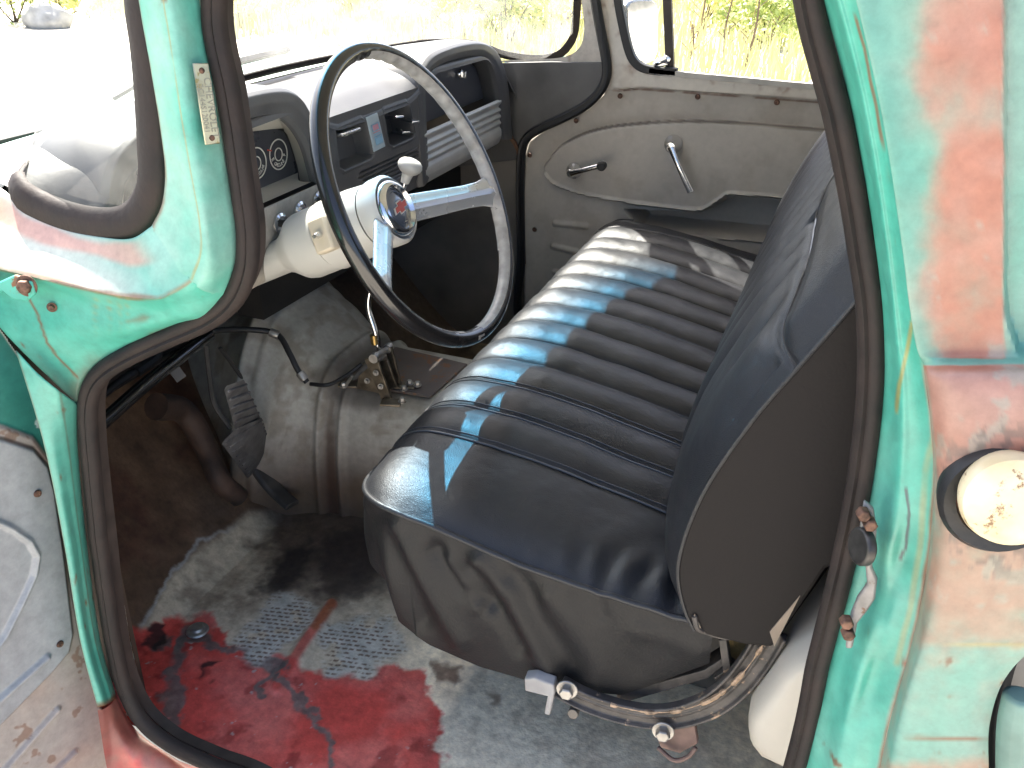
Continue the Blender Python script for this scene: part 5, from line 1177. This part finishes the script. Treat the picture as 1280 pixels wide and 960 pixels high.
mb = MB(); mb.prism([Y(905,800,.13), Y(940,800,.13), Y(935,832,.13), Y(915,835,.13)], (0,.015,0)); mb.build('seat_padding', mat('yellowed_padding', (.30,.22,.09), .9, var=.3, vscale=40, bump=.6), CU)

# ================================================================== BEYOND THE TRUCK
rg = np.random.default_rng(5)
M_straw = mat('dry_grass', (.66,.60,.34), .8, var=.12, vscale=.6, col2=(.46,.50,.24))
def leafmat(name, a, b): return mat(name, a, .7, var=.2, vscale=3.0, col2=b)
def tufts(n, fn, hmin, hmax, wd):
    V = []; F = []
    for i in range(n):
        x, y = fn(); h_ = rg.uniform(hmin, hmax); a = rg.uniform(0, 6.28); l = rg.uniform(0, .5)*h_; w_ = wd*rg.uniform(.6, 1.4)
        dx, dy = math.cos(a), math.sin(a); b = rg.uniform(0, 6.28); lx, ly = math.cos(b)*l, math.sin(b)*l; k = len(V)
        V += [(x-dx*w_, y-dy*w_, GZ), (x+dx*w_, y+dy*w_, GZ), (x+dx*w_*.7+lx*.4, y+dy*w_*.7+ly*.4, GZ+h_*.6), (x-dx*w_*.7+lx*.4, y-dy*w_*.7+ly*.4, GZ+h_*.6), (x+lx, y+ly, GZ+h_)]
        F += [(k, k+1, k+2, k+3), (k+3, k+2, k+4)]
    return V, F
def front_pt():                                   # meadow beyond the gravel
    while True:
        x = rg.uniform(-24, 14); y = 3.6+26*rg.random()**1.3
        lim = np.interp(x, [-24,-16,-12,-8,-5,-3,0,10], [17.5,14.5,12.6,11.6,10.4,7.0,5.6,4.4])
        if y > lim+rg.normal()*.35: return x, y
V, F = tufts(42000, front_pt, .18, .62, .014)
o_ = MB().add(V, F).build('meadow_grass', M_straw, fin=False); tag(o_, 'tall dry yellow green grass covering the meadow beyond the gravel', 'grass', kind='stuff')
def bush(name, c, r, hh, n, m, lab, grp, leaf=.05, stem=True):
    e = MB(); V = []; F = []; cl = [(rg.normal(0, .45, 3)*np.array((r, r, hh*.30))+np.array((0, 0, hh*.52))) for _ in range(14)]
    for i in range(n):
        q = cl[rg.integers(len(cl))]; p = q+rg.normal(0, 1, 3)*np.array((r*.24, r*.24, hh*.13))
        if p[2] < .04: p[2] = rg.uniform(.04, .3)
        a = rg.normal(0, 1, 3); a /= np.linalg.norm(a); b = np.cross(a, rg.normal(0, 1, 3)); b /= np.linalg.norm(b); s_ = leaf*rg.uniform(.6, 1.4); k = len(V); p = p+np.array(c)
        V += [p-a*s_, p+b*s_*.45, p+a*s_, p-b*s_*.45]; F += [(k, k+1, k+2, k+3)]
    ob = e.add(V, F).build(name, m, fin=False); tag(ob, lab, 'shrub', grp)
    if stem:
        st_ = MB()
        for k in range(5):
            q = cl[k]; st_.tube(cr([np.array(c)+np.array((rg.normal()*.05, rg.normal()*.05, 0)), np.array(c)+np.array(q)*.55*np.array((1,1,1)), np.array(c)+np.array(q)], 8), np.linspace(.018,.006,8), 6)
        st_.build('stem', mat('bark', (.09,.07,.05), .8), ob)
    return ob
lm1 = leafmat('olive_leaves', (.42,.47,.16), (.24,.31,.08)); lm2 = leafmat('yellow_leaves', (.72,.66,.30), (.52,.53,.18)); lm3 = leafmat('green_leaves', (.09,.17,.04), (.04,.09,.02))
def gp(px, py): p = Z(px, py, GZ); return (p[0], p[1], GZ)
bush('shrub', gp(632,52), .95, 1.7, 2600, lm1, 'green leafy shrub seen through the windscreen nearest the glove box hood', 'shrubs beyond the gravel')
bush('shrub', gp(585,45), 1.2, 1.4, 2400, lm2, 'yellowing shrub seen through the windscreen above the glove box', 'shrubs beyond the gravel')
bush('shrub', gp(690,40), 1.2, 1.6, 2400, lm2, 'yellowing shrub seen just left of the far windscreen pillar', 'shrubs beyond the gravel')
bush('shrub', gp(300,35), 1.3, 1.5, 2200, lm2, 'yellow green shrub behind the upper part of the near pillar seal', 'shrubs beyond the gravel')
bush('shrub', gp(20,28), 1.3, 1.6, 2400, lm1, 'green shrub at the edge of the gravel left of the grey boulder', 'shrubs beyond the gravel')
bush('shrub', gp(78,20), 1.2, 1.4, 2000, lm2, 'yellow green shrub behind the grey boulder', 'shrubs beyond the gravel')
bush('shrub', gp(875,40), .9, 1.2, 2000, lm2, 'yellow green weed clump behind the passenger window divider', 'shrubs beyond the gravel')
bush('shrub', gp(960,60), .8, .9, 1500, lm1, 'low green weed clump in the middle of the passenger window', 'shrubs beyond the gravel')
bush('shrub', gp(450,20), 1.6, 1.5, 2400, lm2, 'wide yellow shrub seen through the windscreen above the steering wheel', 'shrubs beyond the gravel')
# trees behind (mostly above the frame, seen in reflections)
def tree(c, h_, r, lab):
    m_ = MB(); top_ = np.array(c)+np.array((0,0,h_*.75)); m_.tube(cr([c, np.array(c)+np.array((.1,.05,h_*.4)), top_], 14), np.linspace(.16,.05,14), 10)
    for k in range(7):
        a = rg.uniform(0, 6.28); q = np.array(c)+np.array((0,0,h_*rg.uniform(.35,.6))); m_.tube(cr([q, q+np.array((math.cos(a)*r*.4, math.sin(a)*r*.4, h_*.12)), q+np.array((math.cos(a)*r*.7, math.sin(a)*r*.7, h_*.25))], 8), np.linspace(.06,.015,8), 7)
    tr_ = m_.build('tree', mat('bark', (.09,.07,.05), .8)); tag(tr_, lab, 'tree')
    bb = bush('crown', (c[0], c[1], c[2]+h_*.32), r, h_*.75, 4200, lm3, 'x', None, leaf=.14, stem=False)
    for k in ('label', 'category'): del bb[k]
    bb.parent = tr_; bb.name = 'crown'
# dry stalks in the passenger window
for k, (a_, b_) in enumerate((((868,62),(884,-40)), ((905,80),(918,-10)), ((930,88),(952,-30)), ((962,70),(975,20)), ((858,85),(866,30)))):
    p_ = np.array(gp(*a_)); dist = np.linalg.norm(p_-CAM); q_ = on_plane(*b_, p_, np.array((0,1.,0)))
    mb = MB().tube(cr([p_, p_*.5+q_*.5+np.array((.05*(-1)**k,0,0)), q_], 12), np.linspace(.020,.008,12), 6)
    for j in range(9):
        f_ = .25+.08*j; b_ = p_*(1-f_)+q_*f_; a = rg.uniform(0, 6.28); mb.tube([b_, b_+np.array((math.cos(a)*.14, math.sin(a)*.14, .12))], .005, 5)
    o_ = mb.build('dead_stalk', mat('dead_stem', (.17,.12,.09), .8)); tag(o_, ['tall dead brown stalk closest to the window divider post','thin dead stalk left of the middle of the passenger window','longest dead stalk in the middle of the passenger window','short dead stalk furthest from the divider post','short dead stalk touching the window divider post'][k], 'dead plant', 'dead stalks beyond the passenger window')
# boulder on the left edge of the gravel
bm = bmesh.new(); bmesh.ops.create_icosphere(bm, subdivisions=4, radius=1); bp = gp(62,34)
for v in bm.verts:
    p = np.array(v.co); n_ = fbm(p[None], 1.3, 4, 4)[0]; s_ = .75+.5*n_; v.co = Vector((bp[0]+p[0]*.46*s_, bp[1]+p[1]*.34*s_, GZ+.12+p[2]*.30*s_))
me = bpy.data.meshes.new('boulder'); bm.to_mesh(me); bm.free()
tag(link('boulder', me, mat('granite', (.46,.46,.44), .85, var=.2, vscale=5, bump=.6, bscale=20)), 'grey rounded boulder at the edge of the gravel', 'boulder')
